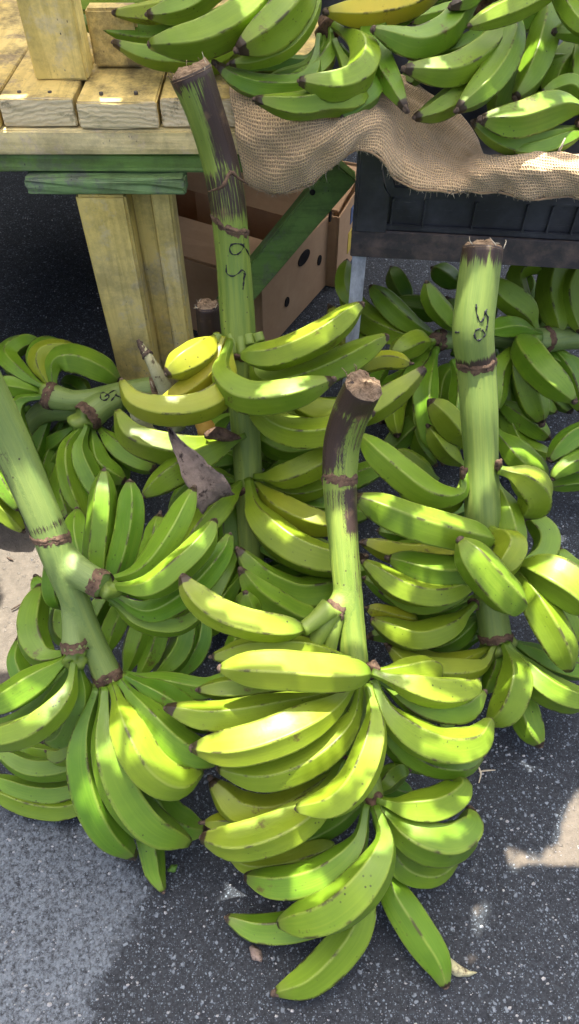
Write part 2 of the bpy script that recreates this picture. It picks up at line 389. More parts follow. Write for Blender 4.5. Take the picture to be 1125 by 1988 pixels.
# pale stone chips pressed into the asphalt: nobody could count them
cv, cf = [], []
for i in range(1500):
    x, y = G(random.uniform(-60, 1190), random.uniform(1380, 2010))[:2] if i < 1100 else G(random.uniform(0, 1190), random.uniform(330, 1380))[:2]
    s = random.choice((.0009, .0012, .0015, .0020, .0028)) * random.uniform(.8, 1.2); a = random.uniform(0, 6.28); k = len(cv)
    for j in range(5):
        q = s * random.uniform(.6, 1.25); t = a + j * 1.2566
        cv.append((x + q * math.cos(t), y + .75 * q * math.sin(t), -.003))
    cv.append((x + .2 * s, y, .0012 + .35 * s))
    cf += [(k + j, k + (j + 1) % 5, k + 5) for j in range(5)]
tag(link('stone_chips', cv, cf, M['chip'], smooth=False), 'pale stone chips set in the asphalt', 'gravel', kind='stuff')

# ------------------------------------------------------------------ added canopy, out of view, shaped to cast the broken shade
CZ = 1.6
def up_to_canopy(p): return p + SUN * ((CZ - p[2]) / SUN[2])
def hole(px): return [tuple(up_to_canopy(P(x, y, z) if z > 0 else G(x, y))[:2]) for x, y, z in px]  # gap outlines projected up from the wanted sun patches
HOLES = [hole(h) for h in (
    [(430, 1165, 0.86), (520, 1195, 0.86), (600, 1195, 0.86), (610, 1240, 0.86), (480, 1245, 0.86), (412, 1225, 0.86)],
    [(415, 1240, 0.85), (560, 1235, 0.85), (740, 1255, 0.85), (745, 1345, 0.85), (580, 1352, 0.85), (420, 1330, 0.85)],
    [(640, 990, 0.9), (695, 1000, 0.9), (715, 1245, 0.9), (640, 1235, 0.9)],
    [(402, 1425, 0.85), (540, 1390, 0.85), (640, 1345, 0.85), (662, 1392, 0.85), (570, 1470, 0.85), (410, 1492, 0.85)],
    [(490, 1495, 0.865), (640, 1402, 0.865), (668, 1440, 0.865), (570, 1530, 0.865), (480, 1525, 0.865)],
    [(700, 1432, 0.84), (756, 1428, 0.84), (742, 1510, 0.84), (640, 1585, 0.84), (572, 1592, 0.84), (568, 1560, 0.84), (680, 1510, 0.84)],
    [(722, 1290, 0.9), (870, 1268, 0.9), (955, 1285, 0.9), (915, 1325, 0.9), (820, 1345, 0.9), (830, 1380, 0.9), (745, 1345, 0.9)],
    [(797, 1372, 0.9), (960, 1410, 0.9), (935, 1492, 0.9), (815, 1480, 0.9), (788, 1420, 0.9)],
    [(948, 1300, 1.06), (1012, 1285, 1.06), (1016, 1330, 1.06), (975, 1355, 1.06)],
    [(765, 1212, 1.05), (800, 1212, 1.05), (796, 1256, 1.05), (768, 1256, 1.05)],
    [(752, 1250, 1.06), (795, 1262, 1.06), (785, 1292, 1.06), (762, 1290, 1.06)],
    [(412, 1520, 0.91), (480, 1558, 0.91), (560, 1545, 0.91), (640, 1500, 0.91), (668, 1535, 0.91), (565, 1605, 0.91), (480, 1645, 0.91), (398, 1615, 0.91)],
    [(705, 1620, 0.87), (742, 1578, 0.87), (775, 1612, 0.87), (750, 1680, 0.87), (695, 1705, 0.87)],
    [(805, 1535, 0.92), (905, 1508, 0.92), (912, 1565, 0.92), (835, 1560, 0.92)],
    [(780, 1575, 0.91), (905, 1600, 0.91), (880, 1650, 0.91), (800, 1655, 0.91)],
    [(345, 1372, 0.89), (420, 1360, 0.89), (545, 1366, 0.89), (520, 1402, 0.89), (370, 1402, 0.89)],
    [(455, 1340, 0.92), (540, 1320, 0.92), (560, 1345, 0.92), (470, 1360, 0.92)],
       [(710, 1170, 1.06), (790, 1172, 1.06), (760, 1205, 1.06), (712, 1205, 1.06)],
    [(-60, 1030, 0), (60, 1045, 0), (120, 1100, 0), (70, 1180, 0), (40, 1260, 0), (20, 1300, 0), (-60, 1310, 0), (-20, 1200, 0), (8, 1160, 0), (-10, 1100, 0)],
    [(985, 1645, 0), (1040, 1658, 0), (1075, 1640, 0), (1090, 1570, 0), (1130, 1530, 0), (1190, 1530, 0), (1190, 1690, 0), (1080, 1675, 0), (995, 1685, 0)],
    [(922, 1760, 0), (950, 1752, 0), (942, 1800, 0), (915, 1812, 0)],
    [(310, 680, 1.14), (420, 655, 1.17), (440, 700, 1.16), (400, 770, 1.12), (300, 790, 1.11), (235, 740, 1.11), (330, 740, 1.13)],
    [(330, 840, 1.19), (430, 815, 1.2), (440, 845, 1.2), (395, 850, 1.2), (340, 870, 1.19)],
    [(-60, 180, 1.14), (50, 180, 1.14), (50, 195, 1.13), (-60, 195, 1.13)], [(100, 184, 1.14), (232, 184, 1.14), (232, 200, 1.13), (100, 196, 1.13)],
    [(600, 250, 1.13), (660, 255, 1.13), (690, 205, 1.1), (735, 185, 1.1), (730, 260, 1.13), (650, 300, 1.16), (612, 320, 1.17)],
    [(880, 330, 1.15), (960, 310, 1.12), (1140, 315, 1.1), (1140, 350, 1.14), (960, 345, 1.14)],
    [(455, 40, 1.06), (600, -30, 1.06), (590, 50, 1.06), (500, 110, 1.06)], [(300, 95, 1.06), (400, 60, 1.06), (410, 80, 1.06), (330, 100, 1.06)],
    [(635, 700, 1.13), (700, 690, 1.13), (690, 712, 1.13), (630, 716, 1.13)], [(640, 1010, 1.15), (520, 1000, 1.18), (560, 975, 1.2), (640, 990, 1.15)],
    [(230, 1380, .9), (270, 1370, .9), (330, 1480, .89), (290, 1480, .89)], [(60, 1370, .9), (135, 1330, .9), (120, 1400, .9), (40, 1430, .9)],
    [(955, 910, 1.06), (1060, 930, 1.06), (1050, 965, 1.06), (990, 940, 1.06)], [(1080, 500, 1.48), (1100, 500, 1.48), (1100, 640, 1.48), (1085, 640, 1.48)])]
for px_, py_, z_, rad_ in ((850, 1020, 1.0, .03), (740, 985, .99, .02), (960, 1120, .96, .025), (1080, 1130, 1.03, .035), (1112, 1180, 1.03, .02), (1070, 1225, 1.03, .03),
        (1060, 1335, 1.05, .03), (830, 1100, 1.02, .02), (370, 1062, .9, .022), (300, 1142, .9, .028), (195, 980, .96, .022), (300, 1462, .88, .03), (228, 1480, .9, .02), (80, 1402, .9, .03),
        (600, 668, 1.1, .028), (620, 722, 1.12, .022), (580, 842, 1.12, .02), (560, 1052, 1.16, .026), (590, 910, 1.17, .02), (925, 590, .96, .03), (930, 770, 1.02, .03), (938, 870, 1.04, .02),
        (1060, 722, 1.36, .03), (980, 592, 1.4, .02), (950, 150, 1.09, .02), (1040, 222, 1.1, .025), (60, 940, .84, .025), (112, 1060, .87, .02), (850, 140, 1.08, .02), (650, 150, 1.05, .018),
        (345, 800, 1.1, .02), (640, 1830, .93, .018), (590, 1740, .9, .016), (180, 1560, .92, .016), (1100, 880, 1.3, .02)):
    c_ = up_to_canopy(P(px_, py_, z_)); ph_ = RNG.uniform(0, 6.28, 2); ec = RNG.uniform(.55, .9)
    HOLES.append([(c_[0] + rad_ * (1 + .25 * math.sin(3 * t_ + ph_[0])) * math.cos(t_ + ph_[1]), c_[1] + ec * rad_ * (1 + .25 * math.sin(3 * t_ + ph_[0])) * math.sin(t_ + ph_[1])) for t_ in np.linspace(0, 6.28, 16, endpoint=False)])
cs = .008
cxs, cys = np.arange(-1.2, 1.05, cs), np.arange(.50, 3.1, cs)
X0, Y0 = np.meshgrid(cxs, cys, indexing='ij')
open_ = np.zeros(X0.shape, bool)
for h in HOLES: open_ |= inpoly(X0 + cs / 2, Y0 + cs / 2, h)
cvs = np.stack([X0, Y0, np.full_like(X0, CZ)], -1).reshape(-1, 3); m = len(cys)
cfs = [(i * m + j, (i + 1) * m + j, (i + 1) * m + j + 1, i * m + j + 1) for i in range(len(cxs) - 1) for j in range(m - 1) if not open_[i, j]]
cano = thing('added_canopy', (0, 1.3, 0), 'added pale shade cloth on poles, out of view, gaps cut to shape the sun patches', 'canopy')
link('added_shade_cloth', cvs, cfs, M['cloth'], cano, smooth=False)
back_block = np.array([[x + .0, 3.06 + .03 * math.sin(9 * x) + .02 * math.sin(4 * z + x), z] for x in np.linspace(-1.2, 1.04, 60) for z in np.linspace(.01, CZ - .01, 30)])  # added dark sheet out of view, dims the space under the table
link('added_back_blocker', back_block, [(i * 30 + j, i * 30 + j + 1, i * 30 + j + 31, i * 30 + j + 30) for i in range(59) for j in range(29)], M['plastic'], cano)
side = np.array([[-1.17 + .03 * math.sin(9 * y) + .02 * math.sin(4 * z + y), y, z] for y in np.linspace(.75, 3.03, 40) for z in np.linspace(.01, CZ - .01, 30)])  # added dark sheet out of view, blocks light from the left
link('added_side_blocker', side, [(i * 30 + j, i * 30 + j + 1, i * 30 + j + 31, i * 30 + j + 30) for i in range(39) for j in range(29)], M['plastic'], cano)
for x, y in ((-1.2, .5), (1.04, .5), (-1.2, 3.09), (1.04, 3.09)):
    tube('pole', [(x, y, 0), (x, y, CZ + .02)], .018, M['steel'], cano, 10)

# ------------------------------------------------------------------ wooden table
TZ0, TZ1, TF = .610, .653, 1.22
tb = thing('wooden_table', (-.3, 1.6, 0), 'yellow and green painted plank table with open slatted top', 'table')
endm = lambda nrm: 1 if nrm.y < -.8 else 0
edges = [(-.86, -.735), (-.73, -.602), (-.597, -.472), (-.467, -.346), (-.341, -.212), (-.207, -.078), (-.073, .058)]
for i, (a, b) in enumerate(edges):
    yo = (.0, .01, -.004, .004, -.003, .002, .004)[i]
    boxmesh('plank', (a, TF + yo, TZ0 + .002), (b, 2.3, TZ1 + (.002 if i % 2 else -.001)), None, tb, .0022, mats=[M['board'], M['end']], face_mat=endm, sub=3, jit=.0006)
for a_, b_ in edges[3:]:
    for q in (.25, .72):
        nx_ = a_ + (b_ - a_) * q + random.uniform(-.008, .008); ny_ = TF + random.uniform(.018, .03)
        tube('nail_head', [(nx_, ny_, TZ1 - .002), (nx_, ny_, TZ1 + .0032)], .0034, M['rail'], tb, 9, 4)
boxmesh('cream_rail', (-.86, TF - .002, .569), (.058, TF + .036, .6085), M['cream'], tb, .003, sub=3, jit=.0007)
boxmesh('green_rail', (-.86, TF + .006, .536), (.056, TF + .044, .567), M['green'], tb, .003, sub=3, jit=.0008)
boxmesh('green_rail', (-.86, 2.2, .536), (.056, 2.24, .6085), M['green'], tb, .003)
boxmesh('green_cleat', (-.455, TF - .014, .506), (-.18, TF + .030, .534), M['mint'], tb, .003, sub=3, jit=.0012)
def leg(x, y):
    boxmesh('leg', (x, y, 0), (x + .088, y + .088, .504), M['yellow'], tb, .005, sub=2, jit=.0006)
    boxmesh('leg_batten', (x + .0885, y + .05, 0), (x + .126, y + .10, .533), M['yellow'], tb, .004, sub=1, jit=.0005)
    boxmesh('leg_batten', (x + .1265, y + .03, 0), (x + .163, y + .088, .533), M['yellow'], tb, .004, sub=1, jit=.0005)
leg(-.375, TF - .012); leg(-.375, 2.06)
boxmesh('post', (-.420, 1.295, TZ1 + .001), (-.332, 1.345, 1.30), M['yellow'], tb, .004, sub=2, jit=.0006)
boxmesh('backboard', (-.3315, 1.352, TZ1 + .002), (-.25, 1.386, .74), M['board'], tb, .004)
a, b = PY(440, 601, 1.335), PY(670, 324, 1.335)
d = (b - a); L = np.linalg.norm(d); d /= L; nrm = np.array([0, -1.0, 0]); wv = np.cross(d, nrm)
M4 = np.eye(4); M4[:3, 0] = d; M4[:3, 1] = wv; M4[:3, 2] = nrm; M4[:3, 3] = a
br = boxmesh('diagonal_brace', (0, -.029, -.018), (L, .029, .018), M['green'], tb, .003, M4, sub=2, jit=.0005)
hc = PY(607, 373, 1.316)
tube('bolt_hole', [hc, hc + np.array([0, -.0022, 0])], .0055, M['dark'], br, 10, 4)

# ------------------------------------------------------------------ metal stand and crate
YAW = R(-6); so = np.array([.112, 1.195, 0])
SM = np.eye(4); SM[:3, :3] = [[math.cos(YAW), -math.sin(YAW), 0], [math.sin(YAW), math.cos(YAW), 0], [0, 0, 1]]; SM[:3, 3] = so
st = thing('metal_stand', so, 'rusty dark angle iron stand with galvanised legs carrying a crate', 'stand')
boxmesh('front_rail', (0, 0, .396), (.72, .005, .447), M['rail'], st, .0012, SM, sub=3, jit=.0003)
boxmesh('front_ledge', (0, .0055, .441), (.72, .05, .4455), M['rail'], st, .001, SM)
boxmesh('rear_rail', (0, .44, .396), (.72, .445, .447), M['rail'], st, .0012, SM)
boxmesh('side_rail', (.001, .051, .398), (.006, .439, .4435), M['rail'], st, .001, SM)
boxmesh('side_rail', (.714, .051, .398), (.719, .439, .4435), M['rail'], st, .001, SM)
for lx, ly in ((.004, .0056), (.69, .0056), (.004, .413), (.69, .413)):
    boxmesh('leg', (lx, ly, 0), (lx + .026, ly + .004, .4405 if ly < .1 else .43), M['steel'] if ly < .1 else M['rail'], st, .0008, SM, sub=2, jit=.0003)
    boxmesh('leg_flange', (lx, ly + .0042, 0), (lx + .004, ly + .026, .4405 if ly < .1 else .43), M['steel'] if ly < .1 else M['rail'], st, .0008, SM)
cr = thing('plastic_crate', so + np.array([.3, .2, .45]), 'black plastic crate with ribbed side heaped with green plantains', 'crate')
Z0 = .4475
boxmesh('front_panel', (.012, .014, Z0), (.62, .019, .512), M['plastic'], cr, .001, SM)
boxmesh('front_rim', (.05, .004, .508), (.62, .028, .530), M['plastic'], cr, .003, SM)
boxmesh('bottom_lip', (.012, .006, Z0), (.62, .0135, .458), M['plastic'], cr, .0015, SM)
for rx in (.066, .122, .208, .296, .338, .380, .466, .552):
    boxmesh('rib', (rx, .005, .4585), (rx + .004, .0138, .5075), M['plastic'], cr, .0008, SM)
# corner tower with the slanted shoulder
def prism(name, poly, y0, y1, mat, parent, M4):
    n = len(poly); v = [(x, y0, z) for x, z in poly] + [(x, y1, z) for x, z in poly]
    f = [tuple(range(n)), tuple(range(2 * n - 1, n - 1, -1))] + [(i, n + i, n + (i + 1) % n, (i + 1) % n) for i in range(n)]
    v = np.array(v) @ M4[:3, :3].T + M4[:3, 3]
    return link(name, v, f, mat, parent, smooth=False)
prism('corner_post', [(.006, Z0), (.060, Z0), (.060, .5135), (.049, .529), (.036, .590), (.006, .594)], -.002, .0135, M['plastic'], cr, SM)
prism('corner_return', [(.0, Z0), (.0055, Z0), (.0055, .594), (.0, .594)], -.002, .05, M['plastic'], cr, SM)
prism('corner_edge', [(.052, .531), (.067, .531), (.055, .560), (.045, .588), (.037, .589)], -.006, .012, M['plastic'], cr, SM)
boxmesh('side_panel', (.001, .0505, Z0), (.0055, .40, .57), M['plastic'], cr, .001, SM)
boxmesh('side_panel', (.6205, .004, Z0), (.626, .40, .57), M['plastic'], cr, .001, SM)
boxmesh('rear_panel', (.006, .395, Z0), (.62, .4, .57), M['plastic'], cr, .001, SM)
boxmesh('floor_panel', (.006, .0195, Z0), (.62, .3945, .453), M['plastic'], cr, .001, SM)

# ------------------------------------------------------------------ cardboard boxes
def carton(p0, p1, width, h, label, flaps, openings, prints=()):
    """p0 near corner, p1 far corner of the right-hand side on the ground; the front runs left from p0"""
    p0, p1 = np.array([*p0[:2], .002]), np.array([*p1[:2], .002])
    ey = p1 - p0; D = np.linalg.norm(ey); ey /= D; ex = np.array([ey[1], -ey[0], 0])
    B = np.eye(4); B[:3, 0] = ex; B[:3, 1] = ey; B[:3, 3] = p0            # x<0 runs left
    t = thing('cardboard_box', p0, label, 'box')
    k = .005
    boxmesh('front_wall', (-width, 0, .006), (-k, k, h), M['card'], t, .001, B)
    boxmesh('back_wall', (-width, D - k, .006), (-k, D, h), M['card'], t, .001, B)
    side = boxmesh('side_wall', (-k + .0004, 0, 0), (0, D, h), M['card'], t, .001, B)
    boxmesh('side_wall', (-width, k + .0005, .006), (-width + k, D - k - .0005, h), M['card'], t, .001, B)
    boxmesh('bottom_panel', (-width, 0, 0), (-k, D, .0055), M['card'], t, .001, B)
    for (hx, hy, ry, rz) in openings:
        dr = ray(hx, hy); k_ = np.dot(p0 - CAMP, ex) / np.dot(dr, ex); hp = CAMP + dr * k_ - p0; fy, fz = np.dot(hp, ey), hp[2]
        n = 20; ang = np.linspace(0, 2 * math.pi, n, endpoint=False)
        v = np.stack([np.full(n, .0022), fy + ry * np.cos(ang), fz + rz * np.sin(ang)], 1); w = v.copy(); w[:, 0] = -.0008
        V = np.vstack([v, w]) @ B[:3, :3].T + B[:3, 3]
        link('hand_hole', V, [tuple(range(n))] + [(i, (i + 1) % n, n + (i + 1) % n, n + i) for i in range(n)], M['dark'], side, False)
    for (mat, y0, y1, z0, z1) in prints:
        boxmesh('print', (.0003, y0, z0), (.0016, y1, z1), M[mat], side, 0, B)
    for (lo, hi, ax, ang) in flaps:
        Rm = Matrix.Rotation(ang, 4, ax); F = np.eye(4); F[:3, :3] = np.array(Rm)[:3, :3]
        lo = np.array(lo); sz = np.array(hi); F[:3, 3] = lo
        boxmesh('flap', (0, 0, 0), sz, M['card'], t, .001, B @ F, sub=3, jit=.0012)
    return t
carton(G(513, 690), G(642, 545), .50, .20, 'open brown cardboard box with hand holes lying under the wooden table',
       [((-.49, .006, .201), (.48, .11, .004), 'X', R(14)), ((-.49, .28, .201), (.48, .13, .004), 'X', R(60))],
       [(590, 500, .030, .017), (620, 505, .011, .014), (557, 586, .011, .013)])
carton(G(652, 560), G(712, 455), .40, .20, 'smaller printed cardboard box behind the open box beside the green brace',
       [((-.39, .02, .201), (.38, .2, .004), 'X', R(6))], [(641, 420, .008, .014)],
       [('bluep', .10, .12, .13, .175), ('yelp', .09, .16, .05, .11), ('bluep', .135, .17, .145, .16)])

# ------------------------------------------------------------------ plantains
RP_T = [0, .05, .11, .17, .25, .34, .46, .60, .72, .82, .89, .94, .975, 1]
RP_N = [.30, .28, .32, .44, .68, .88, 1, 1, .96, .86, .69, .50, .36, .25]
RP_B = [.30, .62, .80, .90, .96, .99, 1, 1, .96, .87, .71, .52, .37, .25]
NRING = 30; SIDE = np.array([0, .07, .30, .5, .70, .93])
NSEG = 5 * len(SIDE)
def plantain(parent, pts, w, zb, zt, bulge=0.0, ripe_sun_tint=.0, blunt=False):
    px = np.array(pts, float)
    seg = np.concatenate([[0], np.cumsum(np.linalg.norm(np.diff(px, axis=0), axis=1))]); s = seg / seg[-1]
    zc = zb + (zt - zb) * s + bulge * 4 * s * (1 - s)
    Rm = w / 2 / FPX * float(np.mean(zc)) * .93
    c3 = []
    for (x, y), z in zip(px, zc):
        p = P(x, y, z); rr = Rm * .96
        if p[2] < rr: p = G(x, y, rr)
        c3.append(p)
    c = spline(c3, NRING)
    tt = np.linspace(0, 1, NRING); r = Rm * np.interp(tt, RP_T, RP_B if blunt else RP_N)
    # five uneven flats meeting in ridges
    corner = np.concatenate([np.arange(5) * 2 * math.pi / 5 + RNG.uniform(-.16, .16, 5)]); corner = np.append(corner, corner[0] + 2 * math.pi)
    th = np.concatenate([corner[k] + SIDE * (corner[k + 1] - corner[k]) for k in range(5)])
    half = np.repeat(np.diff(corner) / 2, len(SIDE)); loc = np.concatenate([SIDE * (corner[k + 1] - corner[k]) for k in range(5)]) - half
    poly = np.cos(half) / np.cos(loc); rg_ = np.abs(loc) / half
    edgy = RNG.uniform(.85, 1.3) * (.8 if ripe_sun_tint > .25 else 1)
    pent = 1 + edgy * (poly / .92 - 1)
    amt = np.interp(tt, [0, .15, .4, .8, 1], [.5, 1, 1, 1.1, .7])[:, None]
    cross = 1 + (pent[None, :] - 1) * amt
    # gentle lumps and a slightly deeper back than sides
    ph = RNG.uniform(0, 6.28, 4)
    cross = cross * (1 + .018 * np.sin(9 * tt + ph[0])[:, None] * np.cos(th + ph[1])[None, :] + .012 * np.sin(17 * tt + ph[2])[:, None] * np.cos(2 * th + ph[3])[None, :])
    v, f = sweep(c, r, NSEG, lambda _: cross, RNG.uniform(0, 6.28), th=th)
    al = np.concatenate([np.repeat(tt, NSEG), [0, 1]]); rg = np.concatenate([np.tile(rg_, NRING), [0, 0]])
    n = len(al); tone = float(RNG.uniform(0, 1)); dry = float(RNG.choice([0, .012, .03, .05], p=[.3, .3, .3, .1]))
    o = link('plantain', v, f, M['peel'], parent, attrs={'along': al, 'ridge': rg, 'ripe_sun_tint': np.full(n, ripe_sun_tint), 'tone': np.full(n, tone),
             'dry': np.full(n, dry), 'ang': np.concatenate([np.tile(np.abs(th - math.pi), NRING), [0, 0]])})
    # dry blossom end
    e = c[-1]; dv = c[-1] - c[-3]; dv /= np.linalg.norm(dv); j = RNG.normal(0, .12, 3)
    lt = RNG.uniform(.3, 1.1); ts = RNG.uniform(.55, .9); q = [e - dv * .004, e, e + (dv + j) * .003 * lt, e + (dv + 2 * j) * .0065 * lt]
    v2, f2 = sweep(spline(q, 6), Rm * ts * np.array([.30, .31, .29, .27, .24, .10]), 10, jit=.12)
    v2[:, 2] = np.maximum(v2[:, 2], .0015)
    link('blossom_tip', v2, f2, M['tip'], o)
    return o, c
def stalk(parent, spec, burn=(), pale=0.0, n=60, nseg=28, cut=True, groove=.028, name='stalk'):
    """spec rows: x, y, zc, width px. burn: list of (t0,t1,angle0,spread,amount)"""
    rows = []
    for x, y, z, w in spec:
        w *= .93; p = P(x, y, z); rr = w / 2 / FPX * z
        if p[2] < rr * .9: p = G(x, y, rr * .9)
        rows.append([*p, rr])
    s = spline(rows, n); c, r = s[:, :3], s[:, 3]; th = np.arange(nseg) * 2 * math.pi / nseg
    tt = np.linspace(0, 1, n); L = np.sum(np.linalg.norm(np.diff(c, axis=0), axis=1))
    ph = RNG.uniform(0, 6.28, 3)
    cross = 1 + groove * np.cos(7 * th + ph[0])[None, :] + groove * .8 * np.cos(12 * th + ph[1])[None, :] * np.ones((n, 1)) + .012 * np.sin(11 * tt + ph[2])[:, None] * np.cos(2 * th)[None, :]
    T, U, V = frames(c)
    v, f = sweep(c, r, nseg, lambda _: cross, cap=True)
    # angle measured from the side facing the camera, so scorched faces can be put where they are on the stalk
    bt = np.zeros((n, nseg))
    for t0, t1, ax, amount in burn:                       # ax: -1 left .. +1 right in the picture plane, 0 all round
        side = (np.cos(th)[None, :] * U[:, :1] + np.sin(th)[None, :] * V[:, :1])
        along = np.clip((tt - t0) / .03, 0, 1) * np.clip((t1 - tt) / max(.04, .3 * (t1 - t0)), 0, 1)
        wgt = np.clip(.5 + ax * side, 0, 1) if ax else np.ones_like(side)
        bt = np.maximum(bt, amount * along[:, None] * wgt)
    ex = lambda a: np.concatenate([a.ravel(), [0, 0]])
    o = link(name, v, f, M['stalk'], parent, attrs={'along': ex(np.repeat(tt * L * 8, nseg)), 'ang': ex(np.tile(np.abs(th - math.pi), n)),
             'burn': ex(bt), 'pale': np.full(len(v), pale)})
    if cut:                                                # rough, slightly domed cut face with torn fibres
        d = c[0] - c[2]; d /= np.linalg.norm(d); vs, fs = [], []; K = 6
        for k in range(K + 1):
            q = 1.01 * (1 - k / K)
            for j in range(nseg):
                a = math.cos(th[j]) * U[0] + math.sin(th[j]) * V[0]
                hgt = .004 + RNG.normal(0, .0016) + (.003 * math.sin(5 * q * math.cos(th[j] + .6)))
                vs.append(c[0] + a * r[0] * cross[0, j] * q + d * (hgt if k else -.003))
        for k in range(K):
            for j in range(nseg):
                fs.append((k * nseg + j, k * nseg + (j + 1) % nseg, (k + 1) * nseg + (j + 1) % nseg, (k + 1) * nseg + j))
        ce = link('cut_end', vs, fs, M['cut'], o)
        for _ in range(16):
            a0 = RNG.uniform(0, 6.28); q = RNG.uniform(.8, 1.04); p0 = c[0] + (math.cos(a0) * U[0] + math.sin(a0) * V[0]) * r[0] * q
            dr = d * RNG.uniform(-.6, 1) + RNG.normal(0, .6, 3); dr /= np.linalg.norm(dr); ln = RNG.uniform(.006, .018)
            tube('fibre', [p0, p0 + dr * ln * .5 + RNG.normal(0, .001, 3), p0 + dr * ln], [.0008, .0006, .0003], M['straw'] if RNG.random() < .4 else M['cut'], o, 5, 5)
    return o, c, r
def weld(main, pads, voxel=.0032):
    """grow hand cushions and stalk into one continuous skin"""
    from mathutils.kdtree import KDTree
    vs, fs, at = [], [], {k: [] for k in ('along', 'ang', 'burn', 'pale')}
    for o in [main] + pads:
        k = len(vs); me = o.data
        vs += [tuple(v.co) for v in me.vertices]; fs += [tuple(i + k for i in p.vertices) for p in me.polygons]
        for a in at: at[a] += [d.value for d in me.attributes[a].data]
    tmp = bpy.data.meshes.new('tmp'); tmp.from_pydata(vs, [], fs); to = bpy.data.objects.new('tmp', tmp); COL.objects.link(to)
    bm = bmesh.new(); bm.from_mesh(tmp); bmesh.ops.recalc_face_normals(bm, faces=bm.faces[:]); bm.to_mesh(tmp); bm.free()
    md = to.modifiers.new('r', 'REMESH'); md.mode = 'VOXEL'; md.voxel_size = voxel
    sm = to.modifiers.new('s', 'SMOOTH'); sm.factor = .5; sm.iterations = 7
    dg = bpy.context.evaluated_depsgraph_get(); ev = to.evaluated_get(dg); m2 = bpy.data.meshes.new_from_object(ev)
    bpy.data.objects.remove(to)
    kd = KDTree(len(vs))
    for i, v in enumerate(vs): kd.insert(v, i)
    kd.balance(); out = {k: [] for k in at}
    for v in m2.vertices:
        near = kd.find_n(v.co, 5); w = [1 / (d + 1e-4) ** 2 for _, _, d in near]; sw = sum(w)
        for k in at: out[k].append(sum(q * at[k][i] for q, (_, i, _) in zip(w, near)) / sw)
    for k in at:
        if k in m2.attributes: m2.attributes.remove(m2.attributes[k])
        a = m2.attributes.new(k, 'FLOAT', 'POINT'); a.data.foreach_set('value', out[k])
    m2.materials.clear(); m2.materials.append(M['stalk']); m2.polygons.foreach_set('use_smooth', [True] * len(m2.polygons))
    m2.name = 'stalk'; main.data = m2
    for o in pads: bpy.data.objects.remove(o)
def ring(parent, c, r, t, flare=1.12, thick=.0042, tilt=(0, 0, 0), name='node_ring'):
    """scar collar round the stalk at parameter t: a ragged double lip"""
    i = min(len(c) - 2, int(round(t * (len(c) - 1)))); T, U, V = frames(c); n = 48; k = .72 * thick / .0042
    prof = [(-.0075, .985), (-.0045, 1.0 + .25 * (flare - 1)), (-.002, flare), (.0004, flare + .004), (.0018, flare - .030), (.0034, flare - .004), (.0055, 1 + .4 * (flare - 1)), (.010, .985)]
    vs = []
    wob = [RNG.uniform(0, 6.28) for _ in range(4)]
    for o, q in prof:
        for j in range(n):
            a = 2 * math.pi * j / n; d = math.cos(a) * U[i] + math.sin(a) * V[i]
            off = (o * k + np.dot(d, np.array(tilt)) * r[i] + .0014 * math.sin(3 * a + wob[0]) + .0008 * math.sin(8 * a + wob[1]) + RNG.normal(0, .0005)
                   + (.004 * k * max(0, math.sin(5 * a + wob[2])) * RNG.random() if o > .008 else 0))
            vs.append(c[i] + T[i] * off + d * (r[i] * (q + .012 * math.sin(11 * a + wob[3])) + RNG.normal(0, .0004)))
    fs = [(p * n + j, p * n + (j + 1) % n, (p + 1) * n + (j + 1) % n, (p + 1) * n + j) for p in range(len(prof) - 1) for j in range(n)]
    return link(name, vs, fs, M['scar'], parent)
def cushion(parent, p, rad, seed=0, mat='scar', name='hand_crown', sq=(1, 1, 1)):
    """knobbly base where the fruit stems of one hand join"""
    bm = bmesh.new(); bmesh.ops.create_icosphere(bm, subdivisions=3, radius=1.0); rg = np.random.default_rng(seed + 5)
    k = rg.normal(0, 3.2, (5, 3)); ph = rg.uniform(0, 6.28, 5)
    vs = []
    for v in bm.verts:
        rad_ = rad * (.68 if mat == 'scar' and rad < .02 else 1); q = np.array(v.co); d = 1 + sum(.13 * math.sin(np.dot(k[i], q) + ph[i]) for i in range(5)); vs.append(np.array(p) + q * rad_ * d * np.array(sq))
    fs = [[x.index for x in f.verts] for f in bm.faces]; bm.free()
    return link(name, vs, fs, M[mat], parent)
def writing(stalk_obj, strokes, r=.0011):
    """strokes given as picture points, laid on the stalk's own surface; one mesh, a part of the stalk"""
    me = stalk_obj.data; org = np.array(stalk_obj['_o'])
    bv = BVHTree.FromPolygons([tuple(np.array(v.co) + org) for v in me.vertices], [tuple(p.vertices) for p in me.polygons])
    av, af = [], []
    for st_ in strokes:
        q = spline([(x, y, 0) for x, y in st_], 6 * len(st_)); pts = []
        for x, y, _ in q:
            d = ray(x, y); hit = bv.ray_cast(Vector(CAMP), Vector(d / np.linalg.norm(d)))
            if hit[0] is not None: pts.append(np.array(hit[0]) + np.array(hit[1]) * .0004)
        if len(pts) > 3:
            v, f = sweep(np.array(pts), r * np.clip(.95 + .45 * np.sin(np.arange(len(pts)) * .7 + len(pts)) + RNG.normal(0, .25, len(pts)), .3, 1.6), 6); k = len(av)
            av += v.tolist(); af += [tuple(i + k for i in t) for t in f]
    if av: link('marker_digits', av, af, M['ink'], stalk_obj)

